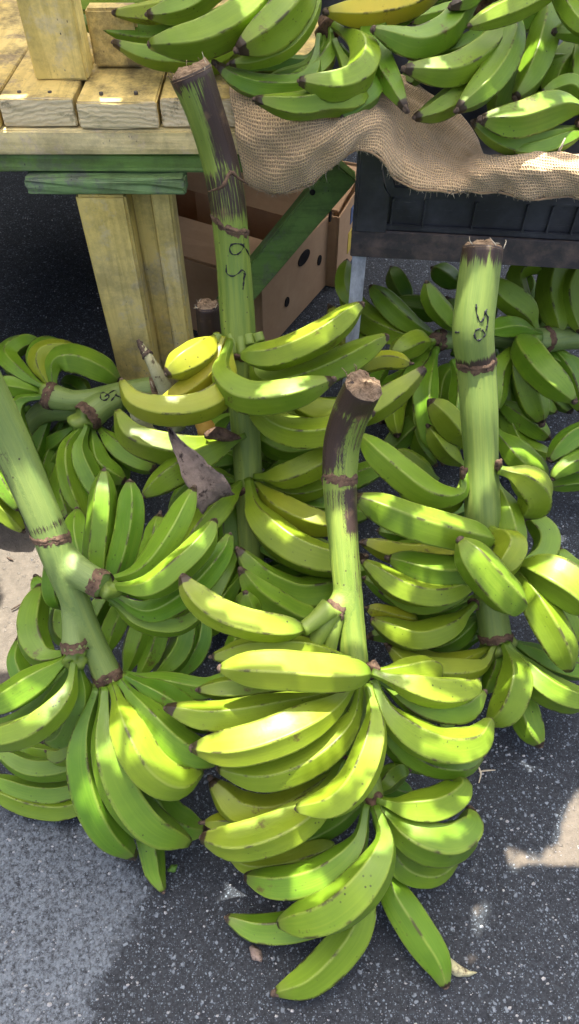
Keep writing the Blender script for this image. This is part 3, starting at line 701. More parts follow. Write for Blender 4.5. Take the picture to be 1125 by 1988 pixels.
def parse(txt):
    out = []
    for ln in txt.strip().splitlines():
        ln = ln.split('#')[0].strip()
        if not ln: continue
        a, b = ln.split('|'); pts = [tuple(float(q) for q in p.split(',')) for p in a.split()]
        t = b.split(); w, zb, zt = map(float, t[:3]); kw = {}
        for k in t[3:]:
            if k[0] == 'r': kw['ripe_sun_tint'] = float(k[1:])
            elif k[0] == 'n': kw['blunt'] = True
            else: kw['bulge'] = float(k)
        out.append((pts, w, zb, zt, kw))
    return out
def grow(parent, txt, dz=0.0, base_ripe=0.0, rs=1.0):
    for pts, w, zb, zt, kw in parse(txt):
        kw.setdefault('ripe_sun_tint', base_ripe); kw['ripe_sun_tint'] *= rs; plantain(parent, pts, w, zb + dz, zt + dz, **kw)
GRP = 'plantain bunches on the ground by the stall'
def bunch(gpix, label):
    g = G(*gpix); return thing('plantain_bunch', (g[0], g[1], 0), label, 'plantains', GRP)

# ---- bunch in the sun, foremost stalk
A = bunch((690, 1600), 'sunlit yellow-green plantain bunch whose bent stalk ends in a purple-brown cut top')
sA, cA, rA = stalk(A, [(708, 748, .855, 82), (684, 796, .885, 82), (664, 860, .91, 78), (660, 940, .92, 72), (666, 1040, .92, 64), (674, 1130, .92, 62),
                      (682, 1220, .92, 60), (692, 1320, .92, 58), (705, 1450, .93, 52), (727, 1560, .935, 46)],
                  burn=[(-.1, .10, 0, 1.0), (.05, .26, -1, .95), (.05, .20, 1, .5), (.24, .40, 1, .85), (.24, .34, 0, .45), (.3, .6, 1, .38)])
ring(A, cA, rA, .245, 1.03, .0048, (.05, 0, 0))
pa, ca1, ra1 = stalk(A, [(688, 1040, .94, 10), (680, 1105, .932, 34), (666, 1158, .918, 46), (646, 1192, .905, 50)], n=24, cut=False, name='hand_cushion')
weld(sA, [pa]); ring(A, ca1, ra1, .95, 1.03, .0048)
for q in ([(646, 1180, .90), (626, 1222, .897), (606, 1262, .90)], [(652, 1185, .91), (644, 1230, .905), (636, 1280, .91)], [(640, 1180, .892), (615, 1202, .885), (588, 1222, .876)]):
    tube('fruit_stem', [P(*w) for w in q], [.014, .011, .009], M['stalk'], A, 14, 16)
cushion(A, P(722, 1300, .90), .013, 3); cushion(A, P(668, 1474, .93), .011, 4); cushion(A, P(728, 1553, .925), .015, 5)  # yellow of sunlight is painted into this bunch's peel tint below
grow(A, rs=.6, txt='''
588,1221 500,1213 425,1190 375,1150 354,1117 | 64 .875 .855 -.01 r.40 n
717,1306 640,1308 540,1301 470,1298 430,1297 | 80 .865 .845 -.01 r.42 n
692,1285 600,1263 500,1262 440,1272 413,1275 | 58 .90 .885 r.36
640,1318 545,1326 460,1336 385,1340 | 54 .93 .915 r.35 n
660,1335 590,1362 480,1386 400,1392 322,1374 | 66 .915 .89 -.01 r.30
690,1318 650,1368 560,1418 470,1446 376,1452 | 86 .905 .87 -.03 r.40
700,1325 682,1400 612,1468 520,1502 425,1492 | 72 .91 .895 -.02 r.28
716,1330 728,1410 700,1502 650,1556 577,1570 | 70 .895 .85 -.03 r.26
722,1305 780,1326 850,1344 912,1338 928,1322 | 64 .885 .925 -.02 r.30
722,1303 775,1305 828,1297 856,1312 | 52 .90 .95 -.01 r.35
730,1316 810,1366 890,1382 940,1345 | 62 .915 .95 -.01 r.10
724,1320 765,1398 845,1446 918,1442 953,1398 | 74 .90 .92 -.025 r.16
730,1340 770,1430 830,1476 900,1486 936,1468 | 56 .935 .95 -.01 r.12
745,1360 775,1440 812,1492 | 42 .95 .965
665,1474 625,1552 560,1604 470,1634 392,1626 | 78 .925 .905 -.025 r.34
650,1500 550,1572 470,1572 428,1535 411,1514 | 72 .955 .94 -.01 r.50
540,1608 450,1598 398,1597 | 42 .965 .955 r.45 n
650,1640 560,1668 490,1676 448,1664 | 48 .98 .98 r.40 n
712,1562 694,1640 632,1696 550,1716 477,1702 | 72 .915 .93 -.03 r.10
730,1568 748,1636 712,1712 640,1772 543,1792 | 88 .905 .885 -.045 r.16
720,1690 650,1772 580,1800 500,1806 440,1782 | 64 .955 .95 r.08
714,1650 700,1772 662,1842 602,1900 537,1926 | 72 .95 .91 -.01 r.12
740,1640 760,1725 800,1792 845,1862 866,1916 | 72 .97 .92 .0 r.04
732,1553 790,1568 850,1562 892,1532 886,1505 | 68 .92 .945 -.02 r.20
733,1560 790,1618 860,1638 908,1612 914,1572 | 84 .925 .95 -.03 r.16
735,1575 770,1668 830,1694 890,1668 | 58 .95 .97 -.01 r.14
728,1548 760,1508 792,1496 | 52 .97 1.0 r.05
715,1330 760,1440 820,1500 | 50 1.0 1.02
690,1340 640,1430 560,1480 | 56 .98 .98
720,1550 640,1600 560,1640 | 52 .99 1.0
715,1480 740,1520 800,1540 | 46 1.02 1.04
690,1450 600,1530 520,1560 | 54 1.0 1.0
720,1560 760,1620 820,1660 | 50 1.0 1.02
''')
# ---- left bunch, grey-green stalk
D = bunch((190, 1560), 'plantain bunch with a smooth grey-green stalk leaning over the worn grey asphalt')
sD, cD, rD = stalk(D, [(-60, 690, .80, 88), (16, 850, .85, 84), (80, 995, .88, 76), (116, 1085, .90, 72), (152, 1180, .92, 58), (184, 1255, .938, 54), (212, 1318, .95, 62)],
                  burn=[(.2, .45, -1, .42), (.46, .53, 0, .55)], pale=.45, cut=True)
ring(D, cD, rD, .52, 1.04, .0042, (.25, 0, 0))
pd1, c1, r1 = stalk(D, [(76, 960, .91, 10), (104, 1045, .906, 44), (150, 1106, .896, 60), (200, 1137, .886, 60)], pale=.62, n=24, cut=False, name='hand_cushion')
ring(D, c1, r1, .97, 1.02, .005)
pd2, c2, r2 = stalk(D, [(112, 1060, .91, 30), (130, 1150, .915, 34), (140, 1215, .915, 40), (146, 1262, .915, 60)], pale=.62, n=24, cut=False, name='hand_cushion')
weld(sD, [pd1, pd2]); ring(D, c2, r2, .97, 1.0, .0045)
ring(D, cD, rD, .985, 1.03, .0048)
cushion(D, P(203, 1140, .90), .017, 8, 'stalk'); cushion(D, P(146, 1272, .925), .016, 9, 'stalk'); cushion(D, P(214, 1326, .955), .021, 10, 'stalk')
grow(D, '''
190,1140 190,1080 198,1000 203,914 | 64 .97 .975 n
218,1135 240,1070 253,1000 253,934 | 58 .965 .985 n
208,1128 280,1104 332,1040 377,948 | 60 .92 .96 -.01
208,1138 290,1140 355,1095 398,1050 418,1010 | 62 .905 .92 -.025 r.06
210,1150 290,1186 370,1142 428,1078 447,1038 | 58 .92 .95 -.01
212,1160 265,1200 340,1212 402,1180 | 50 .93 .965 r.08
140,1080 108,1105 106,1150 118,1180 | 52 .96 .99 n
146,1265 88,1275 62,1222 78,1138 | 62 .94 1.02 -.01 r.05
150,1262 118,1226 118,1168 | 42 1.0 1.03
146,1272 66,1322 36,1292 38,1238 | 46 .96 1.03
140,1272 70,1322 10,1358 -45,1368 | 64 .925 .90 -.01
142,1284 82,1372 20,1412 -45,1418 | 48 .94 .935
146,1280 130,1350 72,1408 0,1432 -55,1426 | 62 .92 .895 -.02 r.14
150,1280 158,1345 132,1420 88,1440 | 52 .935 .985 -.01 r.04
165,1440 122,1470 92,1460 | 40 1.0 1.02 r.15
190,1335 160,1430 168,1520 204,1602 262,1663 | 74 .945 .965 -.025
204,1335 204,1430 236,1530 292,1602 368,1636 | 80 .935 .945 -.035 r.06
220,1330 250,1418 290,1488 340,1516 391,1496 | 84 .935 .92 -.04 r.12
234,1322 292,1396 352,1450 427,1478 | 72 .935 .93 -.02 r.03
238,1330 268,1400 320,1492 386,1503 | 52 .96 .955
242,1312 300,1344 350,1376 402,1420 | 62 .94 .96 -.005 r.02
245,1308 330,1326 400,1336 444,1308 | 48 .955 .975
250,1500 288,1630 300,1690 317,1730 | 56 1.0 1.0
240,1430 310,1568 360,1602 402,1612 | 76 .99 1.02
225,1380 270,1500 304,1592 | 52 .985 1.0
240,1322 262,1250 288,1168 | 52 1.02 1.06
262,1330 296,1262 312,1178 | 50 1.02 1.08
280,1335 350,1262 362,1178 | 58 1.04 1.09
205,1280 222,1220 248,1160 | 48 1.02 1.05
330,1335 386,1262 398,1196 | 44 1.06 1.11
215,1140 290,1080 310,1000 | 52 1.06 1.12
215,1150 330,1140 390,1090 | 50 1.05 1.08
170,1120 150,1050 150,990 | 52 1.08 1.14
215,1170 300,1200 380,1210 | 48 1.02 1.08
150,1262 180,1200 210,1150 | 44 1.04 1.08
120,1200 90,1180 70,1120 | 48 1.08 1.12
150,1290 170,1360 150,1450 | 48 1.02 1.06
225,1440 140,1486 60,1492 -12,1452 | 52 1.02 1.04 r.03
222,1480 150,1532 70,1540 -25,1508 | 46 1.05 1.06
235,1510 150,1562 70,1562 -25,1528 | 54 1.05 1.06 r.12
205,1455 110,1466 30,1452 | 42 1.06 1.08
''')
# ---- tall bunch leaning on the table
B = bunch((480, 1090), 'tall plantain bunch leaning on the table, scorched stalk with inked digits above yellow fruit')
sB, cB, rB = stalk(B, [(370, 140, 1.0, 92), (398, 215, 1.03, 80), (424, 300, 1.07, 76), (441, 385, 1.10, 74), (453, 500, 1.15, 70), (463, 640, 1.20, 72), (470, 750, 1.22, 62),
                      (478, 850, 1.24, 60), (483, 930, 1.25, 58), (488, 1050, 1.25, 52), (490, 1150, 1.26, 48)],
                  burn=[(-.1, .04, 0, .95), (.0, .20, 1, .9), (.14, .27, 0, .60), (.25, .30, 1, .5)], n=80)
writing(sB, [[(486, 500), (478, 484), (468, 474), (452, 474), (446, 482), (450, 492), (460, 494), (470, 486), (474, 472)], [(440, 514), (441, 530), (452, 536), (464, 530), (470, 524), (476, 530), (474, 545), (472, 562)], [(474, 545), (474, 530)]])
i = 0
ring(B, cB, rB, .255, 1.07, .0050, (.5, 0, 0)); ring(B, cB, rB, .5, 1.33, .0050); ring(B, cB, rB, .787, 1.25, .0045)
tube('torn_sheath', [P(405, 372, 1.06), P(432, 362, 1.045), P(448, 335, 1.045), P(462, 345, 1.05), P(482, 358, 1.07)], [.001, .0025, .003, .002, .001], M['scar'], B, 7, 22, .15)
for q in ([(425, 650), (420, 668)], [(450, 650), (452, 690)], [(466, 650), (470, 690)], [(482, 650), (486, 670)], [(500, 648), (506, 664)]):
    tube('fruit_stem', [P(x, y, 1.185) for x, y in q], [.010, .009], M['stalk'], B, 10, 8)
grow(B, '''
424,652 385,688 346,712 322,726 | 66 1.19 1.12 -.01 r.5
436,656 405,722 352,765 312,778 | 56 1.18 1.15 r.7
446,662 440,745 400,784 330,797 265,780 237,740 | 64 1.18 1.10 -.04 r.42
446,666 432,728 480,770 560,768 645,738 | 68 1.17 1.08 -.04 r.14
470,690 540,690 630,650 703,591 | 66 1.125 1.10 -.01 r.22 n
490,660 510,738 580,738 670,702 752,653 | 64 1.19 1.15 -.02 r.14
520,716 600,706 700,688 | 34 1.18 1.18 r.75 n
500,700 600,790 700,798 772,760 824,715 | 64 1.21 1.13 -.01 r.26
490,700 505,790 560,836 640,838 725,800 | 62 1.2 1.12 -.03 r.20
690,716 745,700 797,706 | 40 1.21 1.2 r.42 n
500,690 560,786 640,790 690,775 | 46 1.21 1.17 r.12
478,840 390,872 320,868 258,845 228,798 | 68 1.24 1.19 -.03 r.22
475,845 400,884 340,920 280,962 | 64 1.22 1.16 -.01 r.10
476,930 430,980 385,1032 350,1082 | 62 1.24 1.16 -.01 r.08
483,932 500,1000 560,1060 640,1090 705,1082 | 78 1.23 1.15 -.03 r.20
492,932 540,980 600,1010 665,1026 | 64 1.24 1.19 -.01 r.40
496,926 560,922 620,896 672,868 | 62 1.23 1.17 -.02 r.24
500,940 580,952 650,938 | 48 1.25 1.22 r.16
495,942 590,976 655,986 | 52 1.26 1.26
470,935 400,930 330,990 | 50 1.26 1.28
520,1130 640,1142 580,1152 510,1122 462,1066 | 62 1.22 1.14 -.01
560,1240 620,1216 560,1190 500,1150 468,1107 | 64 1.2 1.11 -.01
500,1240 486,1210 477,1150 | 54 1.16 1.09
470,860 500,850 560,872 640,858 | 58 1.28 1.3
480,1060 540,1070 620,1110 | 50 1.24 1.26
470,1060 420,1140 400,1220 | 52 1.26 1.2
480,900 420,900 380,960 | 50 1.28 1.3
490,1000 560,1010 620,1060 | 52 1.3 1.28
480,1000 440,1060 430,1140 | 50 1.3 1.26
500,1100 560,1100 640,1060 | 50 1.3 1.26
490,1130 440,1180 380,1240 | 54 1.28 1.2
490,1130 540,1200 580,1270 | 54 1.26 1.16
470,880 540,900 600,960 | 50 1.32 1.32
500,760 560,830 640,900 | 52 1.3 1.3
460,800 420,830 380,900 | 46 1.3 1.32
490,1140 480,1220 440,1290 | 54 1.24 1.16
480,990 420,1010 372,1082 | 54 1.32 1.28
485,1030 432,1100 420,1182 | 52 1.30 1.24
470,900 400,965 342,1002 | 52 1.32 1.30
480,960 450,1010 455,1080 | 50 1.29 1.27
500,930 600,870 660,830 | 54 1.3 1.3
500,960 600,930 690,960 | 54 1.32 1.3
495,1080 580,1060 660,1080 | 52 1.3 1.28
480,870 440,900 430,980 | 48 1.3 1.3
500,1120 560,1160 600,1230 | 52 1.27 1.2
470,960 400,1000 330,1010 | 54 1.34 1.32
490,1090 430,1130 350,1150 | 54 1.3 1.22
480,880 390,910 300,930 | 54 1.34 1.36
500,860 600,820 690,830 | 54 1.34 1.34
495,1000 600,1000 720,1000 | 56 1.32 1.3
500,1060 640,1110 740,1100 | 56 1.3 1.26
500,920 640,940 760,900 | 54 1.36 1.36
500,1140 620,1180 700,1240 | 54 1.24 1.16
480,1100 400,1200 330,1240 | 54 1.26 1.18
''')
# dried bract caught on the tall bunch
def leafsheet(name, spine, widths, mat, parent, thick=.0016, curl=.004, n=24, m=8):
    s = spline(np.column_stack([spine, widths]), n); T, U, V = frames(s[:, :3])
    vs = []; cam_dir = CAMP - s[:, :3].mean(0); cam_dir /= np.linalg.norm(cam_dir)
    for lay in (0, 1):
        for i in range(n):
            side = np.cross(T[i], cam_dir); side /= np.linalg.norm(side); nn = np.cross(side, T[i])
            for j in range(m + 1):
                q = j / m * 2 - 1
                vs.append(s[i, :3] + side * q * s[i, 3] * (1 + .07 * math.sin(i * .8 + j * .5) + .03 * math.sin(i * 2.3)) + nn * (curl * (1 - 2 * q * q) + .0018 * math.sin(i * 1.3 + 2.1 * j) - lay * thick))
    N = n * (m + 1); fs = []
    for i in range(n - 1):
        for j in range(m):
            a = i * (m + 1) + j; fs.append((a, a + 1, a + m + 2, a + m + 1)); fs.append((N + a, N + a + m + 1, N + a + m + 2, N + a + 1))
    for i in range(n - 1):
        for j in (0, m):
            a = i * (m + 1) + j; b = a + m + 1; fs.append((a, b, N + b, N + a) if j == 0 else (b, a, N + a, N + b))
    for j in range(m):
        a = j; fs.append((a + 1, a, N + a, N + a + 1)); a = (n - 1) * (m + 1) + j; fs.append((a, a + 1, N + a + 1, N + a))
    return link(name, vs, fs, mat, parent)
leafsheet('dried_bract', [P(326, 828, 1.13), P(345, 862, 1.12), P(378, 910, 1.12), P(408, 950, 1.13), P(424, 976, 1.15)], [.0015, .009, .022, .029, .031], M['dry'], B, curl=-.006, thick=.0008)
leafsheet('dried_sheath', [P(398, 846, 1.17), P(425, 842, 1.165), P(450, 848, 1.17), P(466, 850, 1.18)], [.006, .012, .008, .004], M['scar'], B, n=12, m=5)
leafsheet('yellow_leaf', [P(385, 815, 1.21), P(400, 832, 1.2), P(415, 856, 1.21)], [.010, .017, .012], M['amber'], B, n=10, m=5)

# ---- right bunch
C = bunch((980, 1330), 'plantain bunch below the metal rail, thick pale stalk with inked digits and brown node')
sC, cC, rC = stalk(C, [(938, 480, .97, 84), (930, 540, .98, 85), (919, 640, 1.0, 85), (926, 715, 1.03, 78), (931, 800, 1.05, 76), (935, 900, 1.08, 70), (938, 1008, 1.10, 74), (945, 1110, 1.12, 62), (964, 1245, 1.12, 66)],
                  burn=[(-.1, .07, 0, .72), (.225, .29, 0, .92)], pale=.30, groove=.022, n=80)
writing(sC, [[(925, 590), (926, 608), (932, 624), (938, 620), (942, 606), (946, 600)], [(948, 614), (946, 632), (943, 644)], [(942, 606), (948, 616)], [(934, 637), (924, 642), (922, 652), (928, 661), (938, 655), (942, 648), (936, 640)], [(884, 645), (892, 645)]])
ring(C, cC, rC, .262, 1.05, .0050, (.1, 0, 0)); ring(C, cC, rC, .695, 1.06, .0035); ring(C, cC, rC, .985, 1.10, .0042)
cushion(C, P(900, 918, 1.06), .010, 21, sq=(.8, .8, 1.6)); cushion(C, P(968, 903, 1.055), .010, 22, sq=(.7, .7, 1.7)); cushion(C, P(1000, 1092, 1.085), .011, 23); cushion(C, P(922, 1172, 1.10), .013, 24)
cushion(C, P(966, 1252, 1.125), .022, 25, 'stalk')
grow(C, '''
902,918 896,958 835,960 762,906 700,846 | 66 1.08 1.11 -.02 r.06
900,926 880,975 826,972 770,940 | 44 1.11 1.13 r.12
968,912 1014,928 1042,962 1018,1004 | 70 1.06 1.11 -.015 r.22
955,1050 880,1036 790,1010 690,966 | 76 1.04 1.0 -.02 r.12 n
1012,1182 972,1146 930,1098 894,1048 | 82 .995 .97 -.01 r.10 n
952,1100 850,1108 755,1084 | 64 1.05 1.03 -.01 r.08 n
955,1110 860,1152 780,1142 706,1091 | 60 1.06 1.02 -.015 r.16
950,1120 830,1172 738,1146 | 44 1.085 1.07 r.12
952,1025 992,1066 962,1118 | 66 1.08 1.02 -.01 r.24
960,930 984,1000 1006,1078 | 58 1.12 1.075 .0 r.10
998,1096 1052,1082 1062,1040 1022,996 | 54 1.09 1.16
998,1094 1050,1108 1110,1142 1155,1190 | 88 1.08 1.03 -.02 r.14
998,1098 1040,1168 1082,1242 1106,1302 | 70 1.08 1.05 -.02 r.14
1145,1122 1100,1092 1089,1066 | 44 1.12 1.14
1030,1120 1092,1196 1116,1254 | 52 1.11 1.10 r.08
922,1174 872,1216 800,1236 722,1204 | 62 1.095 1.05 -.015 r.18
915,1165 840,1186 765,1188 | 38 1.12 1.10
810,1205 752,1192 712,1180 | 38 1.08 1.07 r.5 n
962,1248 936,1292 868,1302 795,1288 752,1252 | 52 1.11 1.06 -.01 r.24
960,1255 860,1290 757,1254 | 46 1.12 1.09 r.3
980,1252 1002,1312 984,1372 950,1406 | 70 1.10 1.06 -.02 r.14
985,1250 1042,1322 1100,1354 1155,1358 | 68 1.10 1.07 -.02 r.10
968,1255 966,1300 944,1345 | 42 1.12 1.12
990,1280 1022,1395 1050,1448 | 64 1.13 1.10 .0 r.04
985,1240 1060,1282 1120,1300 1165,1300 | 56 1.12 1.13
940,1190 880,1240 820,1262 | 50 1.14 1.15
930,1060 860,1080 760,1060 | 50 1.14 1.14
940,1150 860,1200 760,1230 | 54 1.16 1.15
950,1230 860,1250 760,1240 | 54 1.18 1.16
955,1240 880,1330 800,1380 | 54 1.18 1.14
930,980 860,1000 780,1040 | 50 1.18 1.16
960,1250 900,1340 860,1420 | 50 1.18 1.16
930,1060 800,1076 702,1052 | 52 1.12 1.10 .0 r.4
940,1200 800,1166 708,1122 | 52 1.16 1.14
950,1230 820,1220 716,1236 | 52 1.18 1.16
940,1010 850,1040 735,1030 | 52 1.18 1.16
''')
# ---- bunch lying under the metal stand
F = bunch((930, 760), 'plantain bunch lying on its side on the asphalt under the metal stand')
sF, cF, rF = stalk(F, [(1200, 655, 1.52, 46), (1100, 657, 1.49, 46), (1050, 660, 1.46, 50), (950, 656, 1.46, 36), (850, 660, 1.45, 42)], pale=.55, n=50)
ring(F, cF, rF, .44, 1.12, .005); ring(F, cF, rF, .97, 1.1, .005)
cushion(F, P(846, 660, 1.44), .019, 31)
grow(F, '''
842,652 790,625 742,580 720,556 | 48 1.46 1.47
840,660 770,650 710,618 664,560 | 58 1.46 1.54 r.08
694,610 668,562 674,506 | 38 1.47 1.5 r.10
842,664 800,668 760,690 | 54 1.42 1.36 -.01 r.15
840,672 806,720 780,752 | 42 1.45 1.42
848,676 826,760 834,836 852,884 | 52 1.43 1.40 -.02
800,700 766,790 772,848 | 44 1.46 1.42 .0 r.1
800,740 812,850 846,902 | 42 1.48 1.46
908,874 872,822 834,778 | 60 1.31 1.27 .0 r.22
905,908 862,872 832,828 | 46 1.33 1.29 .0 r.2
852,932 810,900 768,874 | 36 1.37 1.38 r.12
905,652 866,612 840,580 828,548 | 48 1.43 1.35 .0 r.08
1045,645 1020,602 980,570 948,544 | 58 1.46 1.40 .0 r.08
1042,640 1005,560 1006,528 1032,517 1058,528 | 44 1.5 1.5 r.1
1090,490 1070,570 1088,646 | 60 1.5 1.47 .0 r.12 n
1138,505 1110,570 1128,646 | 48 1.48 1.46 .0 r.12 n
1048,655 1018,668 1052,722 1114,778 | 68 1.43 1.33 -.03 r.04
1010,670 1026,750 1052,822 | 60 1.42 1.42 .0 r.06 n
1050,648 990,636 945,642 | 44 1.44 1.36
1020,660 970,720 965,795 | 48 1.44 1.40
955,770 1010,812 1068,852 | 48 1.46 1.46
958,832 1010,890 1062,932 | 62 1.42 1.42
1050,680 1090,700 1140,722 | 38 1.5 1.5
700,706 670,650 640,594 | 46 1.52 1.52 .0 r.4
880,690 900,640 870,580 | 46 1.5 1.52
860,670 800,640 760,600 | 50 1.55 1.57
1000,680 960,660 930,600 | 50 1.55 1.55
1060,660 1100,720 1130,800 | 52 1.5 1.5
1040,690 1080,760 1110,800 | 50 1.55 1.52
850,680 790,740 720,770 | 52 1.55 1.5
900,720 900,800 860,900 | 54 1.46 1.44
1000,700 1000,780 980,860 | 54 1.5 1.48
960,680 1000,850 1080,890 | 52 1.5 1.46
900,560 870,540 840,520 | 46 1.6 1.62
1000,720 1050,780 1080,800 | 40 1.5 1.52
880,700 900,760 890,840 | 56 1.42 1.36
960,560 940,620 900,680 | 50 1.52 1.5
760,650 700,660 650,700 | 50 1.52 1.54
820,690 790,760 740,820 | 48 1.5 1.5
760,700 720,760 700,830 | 46 1.52 1.5
900,700 860,740 850,800 | 50 1.5 1.46
960,700 940,780 950,860 | 52 1.48 1.46
1000,600 1020,560 1000,520 | 48 1.6 1.62
1060,560 1050,600 1040,640 | 48 1.58 1.56
960,600 930,560 900,530 | 50 1.58 1.6
800,600 780,560 760,520 | 46 1.62 1.64
900,600 830,600 760,590 | 50 1.6 1.62
870,800 800,830 740,890 | 48 1.48 1.46
1060,700 1100,640 1120,600 | 44 1.6 1.62
1080,740 1040,800 1000,850 | 44 1.56 1.52
''')
# ---- bunch lying in the shade by the wooden leg
E = bunch((150, 860), 'dark shaded plantain bunch lying on its side beside the yellow wooden leg')
sE, cE, rE = stalk(E, [(300, 755, 1.42, 52), (240, 768, 1.42, 58), (200, 780, 1.42, 64), (150, 790, 1.43, 56), (85, 800, 1.45, 48), (55, 840, 1.5, 42)], pale=.5, n=50)
pe, ce1, re1 = stalk(E, [(210, 772, 1.40, 44), (150, 778, 1.39, 44), (118, 774, 1.385, 50), (96, 768, 1.385, 58)], pale=.5, n=24, cut=False, name='hand_cushion')
ring(E, ce1, re1, .95, 1.03, .0055)
pe2, ce2, re2 = stalk(E, [(225, 775, 1.39, 50), (196, 790, 1.37, 58), (172, 808, 1.36, 64)], pale=.5, n=24, cut=False, name='hand_cushion')
weld(sE, [pe, pe2]); ring(E, ce2, re2, .95, 1.03, .006)
writing(sE, [[(196, 764), (196, 774), (204, 777), (212, 770), (204, 763), (196, 764)], [(204, 770), (218, 760), (224, 758)], [(216, 778), (226, 766)], [(226, 768), (236, 772)]], .0013)
cushion(E, P(92, 766, 1.395), .022, 41, 'stalk'); cushion(E, P(168, 815, 1.37), .026, 42, 'stalk')
grow(E, '''
96,758 45,727 14,692 44,667 84,667 | 44 1.39 1.47 -.03 r.02
98,756 70,705 86,672 132,672 | 40 1.40 1.47 -.01
98,755 76,712 82,686 122,678 164,692 | 44 1.40 1.45 -.02 r.35
104,755 106,708 142,698 192,716 232,742 | 62 1.40 1.44 -.01 r.08
90,765 40,752 -15,746 | 42 1.40 1.38
88,770 42,778 30,815 52,882 92,945 | 46 1.38 1.40 -.01 r.04
164,822 136,870 140,932 166,1004 | 50 1.36 1.33 -.01 r.08
170,826 156,880 182,942 222,994 | 52 1.355 1.33 -.01
178,828 192,900 244,936 | 52 1.37 1.36
184,822 240,880 304,914 | 48 1.38 1.36
150,825 104,862 68,850 | 44 1.44 1.5
150,835 112,900 88,878 | 46 1.45 1.5
160,835 118,950 132,1004 | 48 1.42 1.44
180,770 150,745 120,742 | 34 1.46 1.5
100,800 60,900 70,980 | 50 1.46 1.46
120,820 90,920 110,1000 | 46 1.48 1.46
60,790 20,820 0,900 | 46 1.5 1.46
200,840 230,900 220,980 | 46 1.42 1.40
220,830 290,860 350,900 | 46 1.45 1.44
170,780 120,850 60,900 | 48 1.52 1.52
''')
# ---- fruit reaching in at the right and left edges
Hh = thing('plantain_hand', (*G(1200, 950)[:2], 0), 'plantain hand with dark blunt tips lying on dark asphalt beside the lying bunch', 'plantains', 'loose plantain hands')
cushion(Hh, G(1240, 900, .1), .03, 51)
grow(Hh, '''
1235,850 1180,830 1120,848 1088,872 1066,895 | 54 1.36 1.34
1235,880 1180,885 1118,896 1084,916 1073,930 | 46 1.36 1.33
1235,905 1180,930 1110,936 1062,946 | 38 1.38 1.37
''')
Ll = thing('plantain_hand', (*G(-60, 990)[:2], 0), 'plantain hand with drooping yellowish tips beside the sandy sunlit ground', 'plantains', 'loose plantain hands')
cushion(Ll, P(-75, 900, 1.34), .03, 52)
grow(Ll, '''
-70,895 -15,915 15,955 35,990 | 46 1.34 1.33
-75,905 -30,960 15,1000 46,1032 | 44 1.34 1.36 .0 r.15
-75,890 -20,880 10,920 | 42 1.36 1.37
''')
# ---- hands piled on the table and in the crate
T1 = thing('plantain_hand', (-.15, 1.45, TZ1), 'plantain hand on the planks beside the yellow post, dark blossom ends pointing out', 'plantains', 'loose plantain hands')
cushion(T1, P(560, -90, 1.15), .03, 61)
grow(T1, '''
540,-85 330,-25 250,5 180,13 107,10 | 48 1.2 1.24 .0 r.08
545,-60 420,45 300,68 210,57 138,34 | 52 1.2 1.18 .0
545,-85 410,-35 340,12 290,25 221,25 | 46 1.17 1.14 .0 r.28
550,-90 430,-38 370,8 325,24 286,28 | 58 1.12 1.095 .0 r.08
560,-60 440,102 350,112 280,105 221,82 | 54 1.19 1.14 .0 r.06
565,-90 520,-30 470,30 390,75 291,86 | 78 1.10 1.05 -.01 r.10
585,-95 585,-30 565,15 520,62 461,97 | 82 1.09 1.045 -.01 r.12
600,-95 610,0 565,80 500,114 446,123 | 44 1.10 1.075 .0 r.10
''')
T2 = thing('plantain_hand', (.1, 1.35, TZ1), 'plantain hand drooping over the burlap at the table edge, fruit curling outwards', 'plantains', 'loose plantain hands')
cushion(T2, P(640, 52, 1.17), .022, 62)
grow(T2, '''
650,50 704,92 702,140 650,166 581,157 | 64 1.15 1.05 -.02 r.10
642,55 642,100 612,140 560,152 | 38 1.16 1.13
632,55 626,100 590,140 520,152 | 34 1.17 1.15
620,70 600,160 520,172 460,156 421,125 | 50 1.16 1.09 -.01
650,80 690,182 630,196 570,206 496,193 | 56 1.14 1.055 -.01 r.12
660,90 722,170 690,208 664,228 | 48 1.15 1.10
625,70 600,122 540,127 455,137 | 40 1.18 1.17
''')
plant_solo = thing('ripe_plantain', P(740, 30, 1.13), 'single pale yellow plantain with black ends resting on green ones', 'plantain')
plantain(plant_solo, [(880, -60), (800, 2), (710, 24), (634, 23)], 58, 1.16, 1.10, 0.0, 1.0, True)
U1 = thing('plantain_hand', (.25, 1.35, .6), 'plantain hand heaped on burlap above the black crate, grey blossom ends showing', 'plantains', 'loose plantain hands')
cushion(U1, P(960, -20, 1.2), .03, 63)
grow(U1, '''
945,-20 890,28 858,66 800,86 726,58 | 62 1.12 1.03 -.01 r.06
880,-20 722,60 742,130 770,180 787,211 | 60 1.14 1.05 .0
980,-10 975,45 938,102 870,140 786,134 | 64 1.12 1.035 -.01 r.12
960,10 930,70 880,100 800,112 | 48 1.13 1.10
960,60 925,140 885,188 842,215 806,228 | 58 1.14 1.075 -.01 r.10
985,-20 990,50 978,110 945,165 889,213 | 68 1.12 1.05 -.01 r.06
1000,-20 1060,20 1052,90 1030,150 1001,190 | 64 1.16 1.12
940,60 900,170 840,232 | 54 1.2 1.18
''', .05)
U2 = thing('plantain_hand', (.45, 1.3, .6), 'plantain hand in the crate with a brown scarred fruit along the burlap rim', 'plantains', 'loose plantain hands')
cushion(U2, P(1150, 235, 1.14), .022, 64)
grow(U2, '''
1150,215 1085,210 1000,236 934,232 | 70 1.10 1.06 -.01 r.08
1150,240 1080,266 1000,276 918,236 | 54 1.11 1.09 .0 r.04
1160,225 1110,166 1050,181 | 40 1.13 1.12
1150,250 1060,286 1000,292 | 36 1.10 1.09
''', .05)
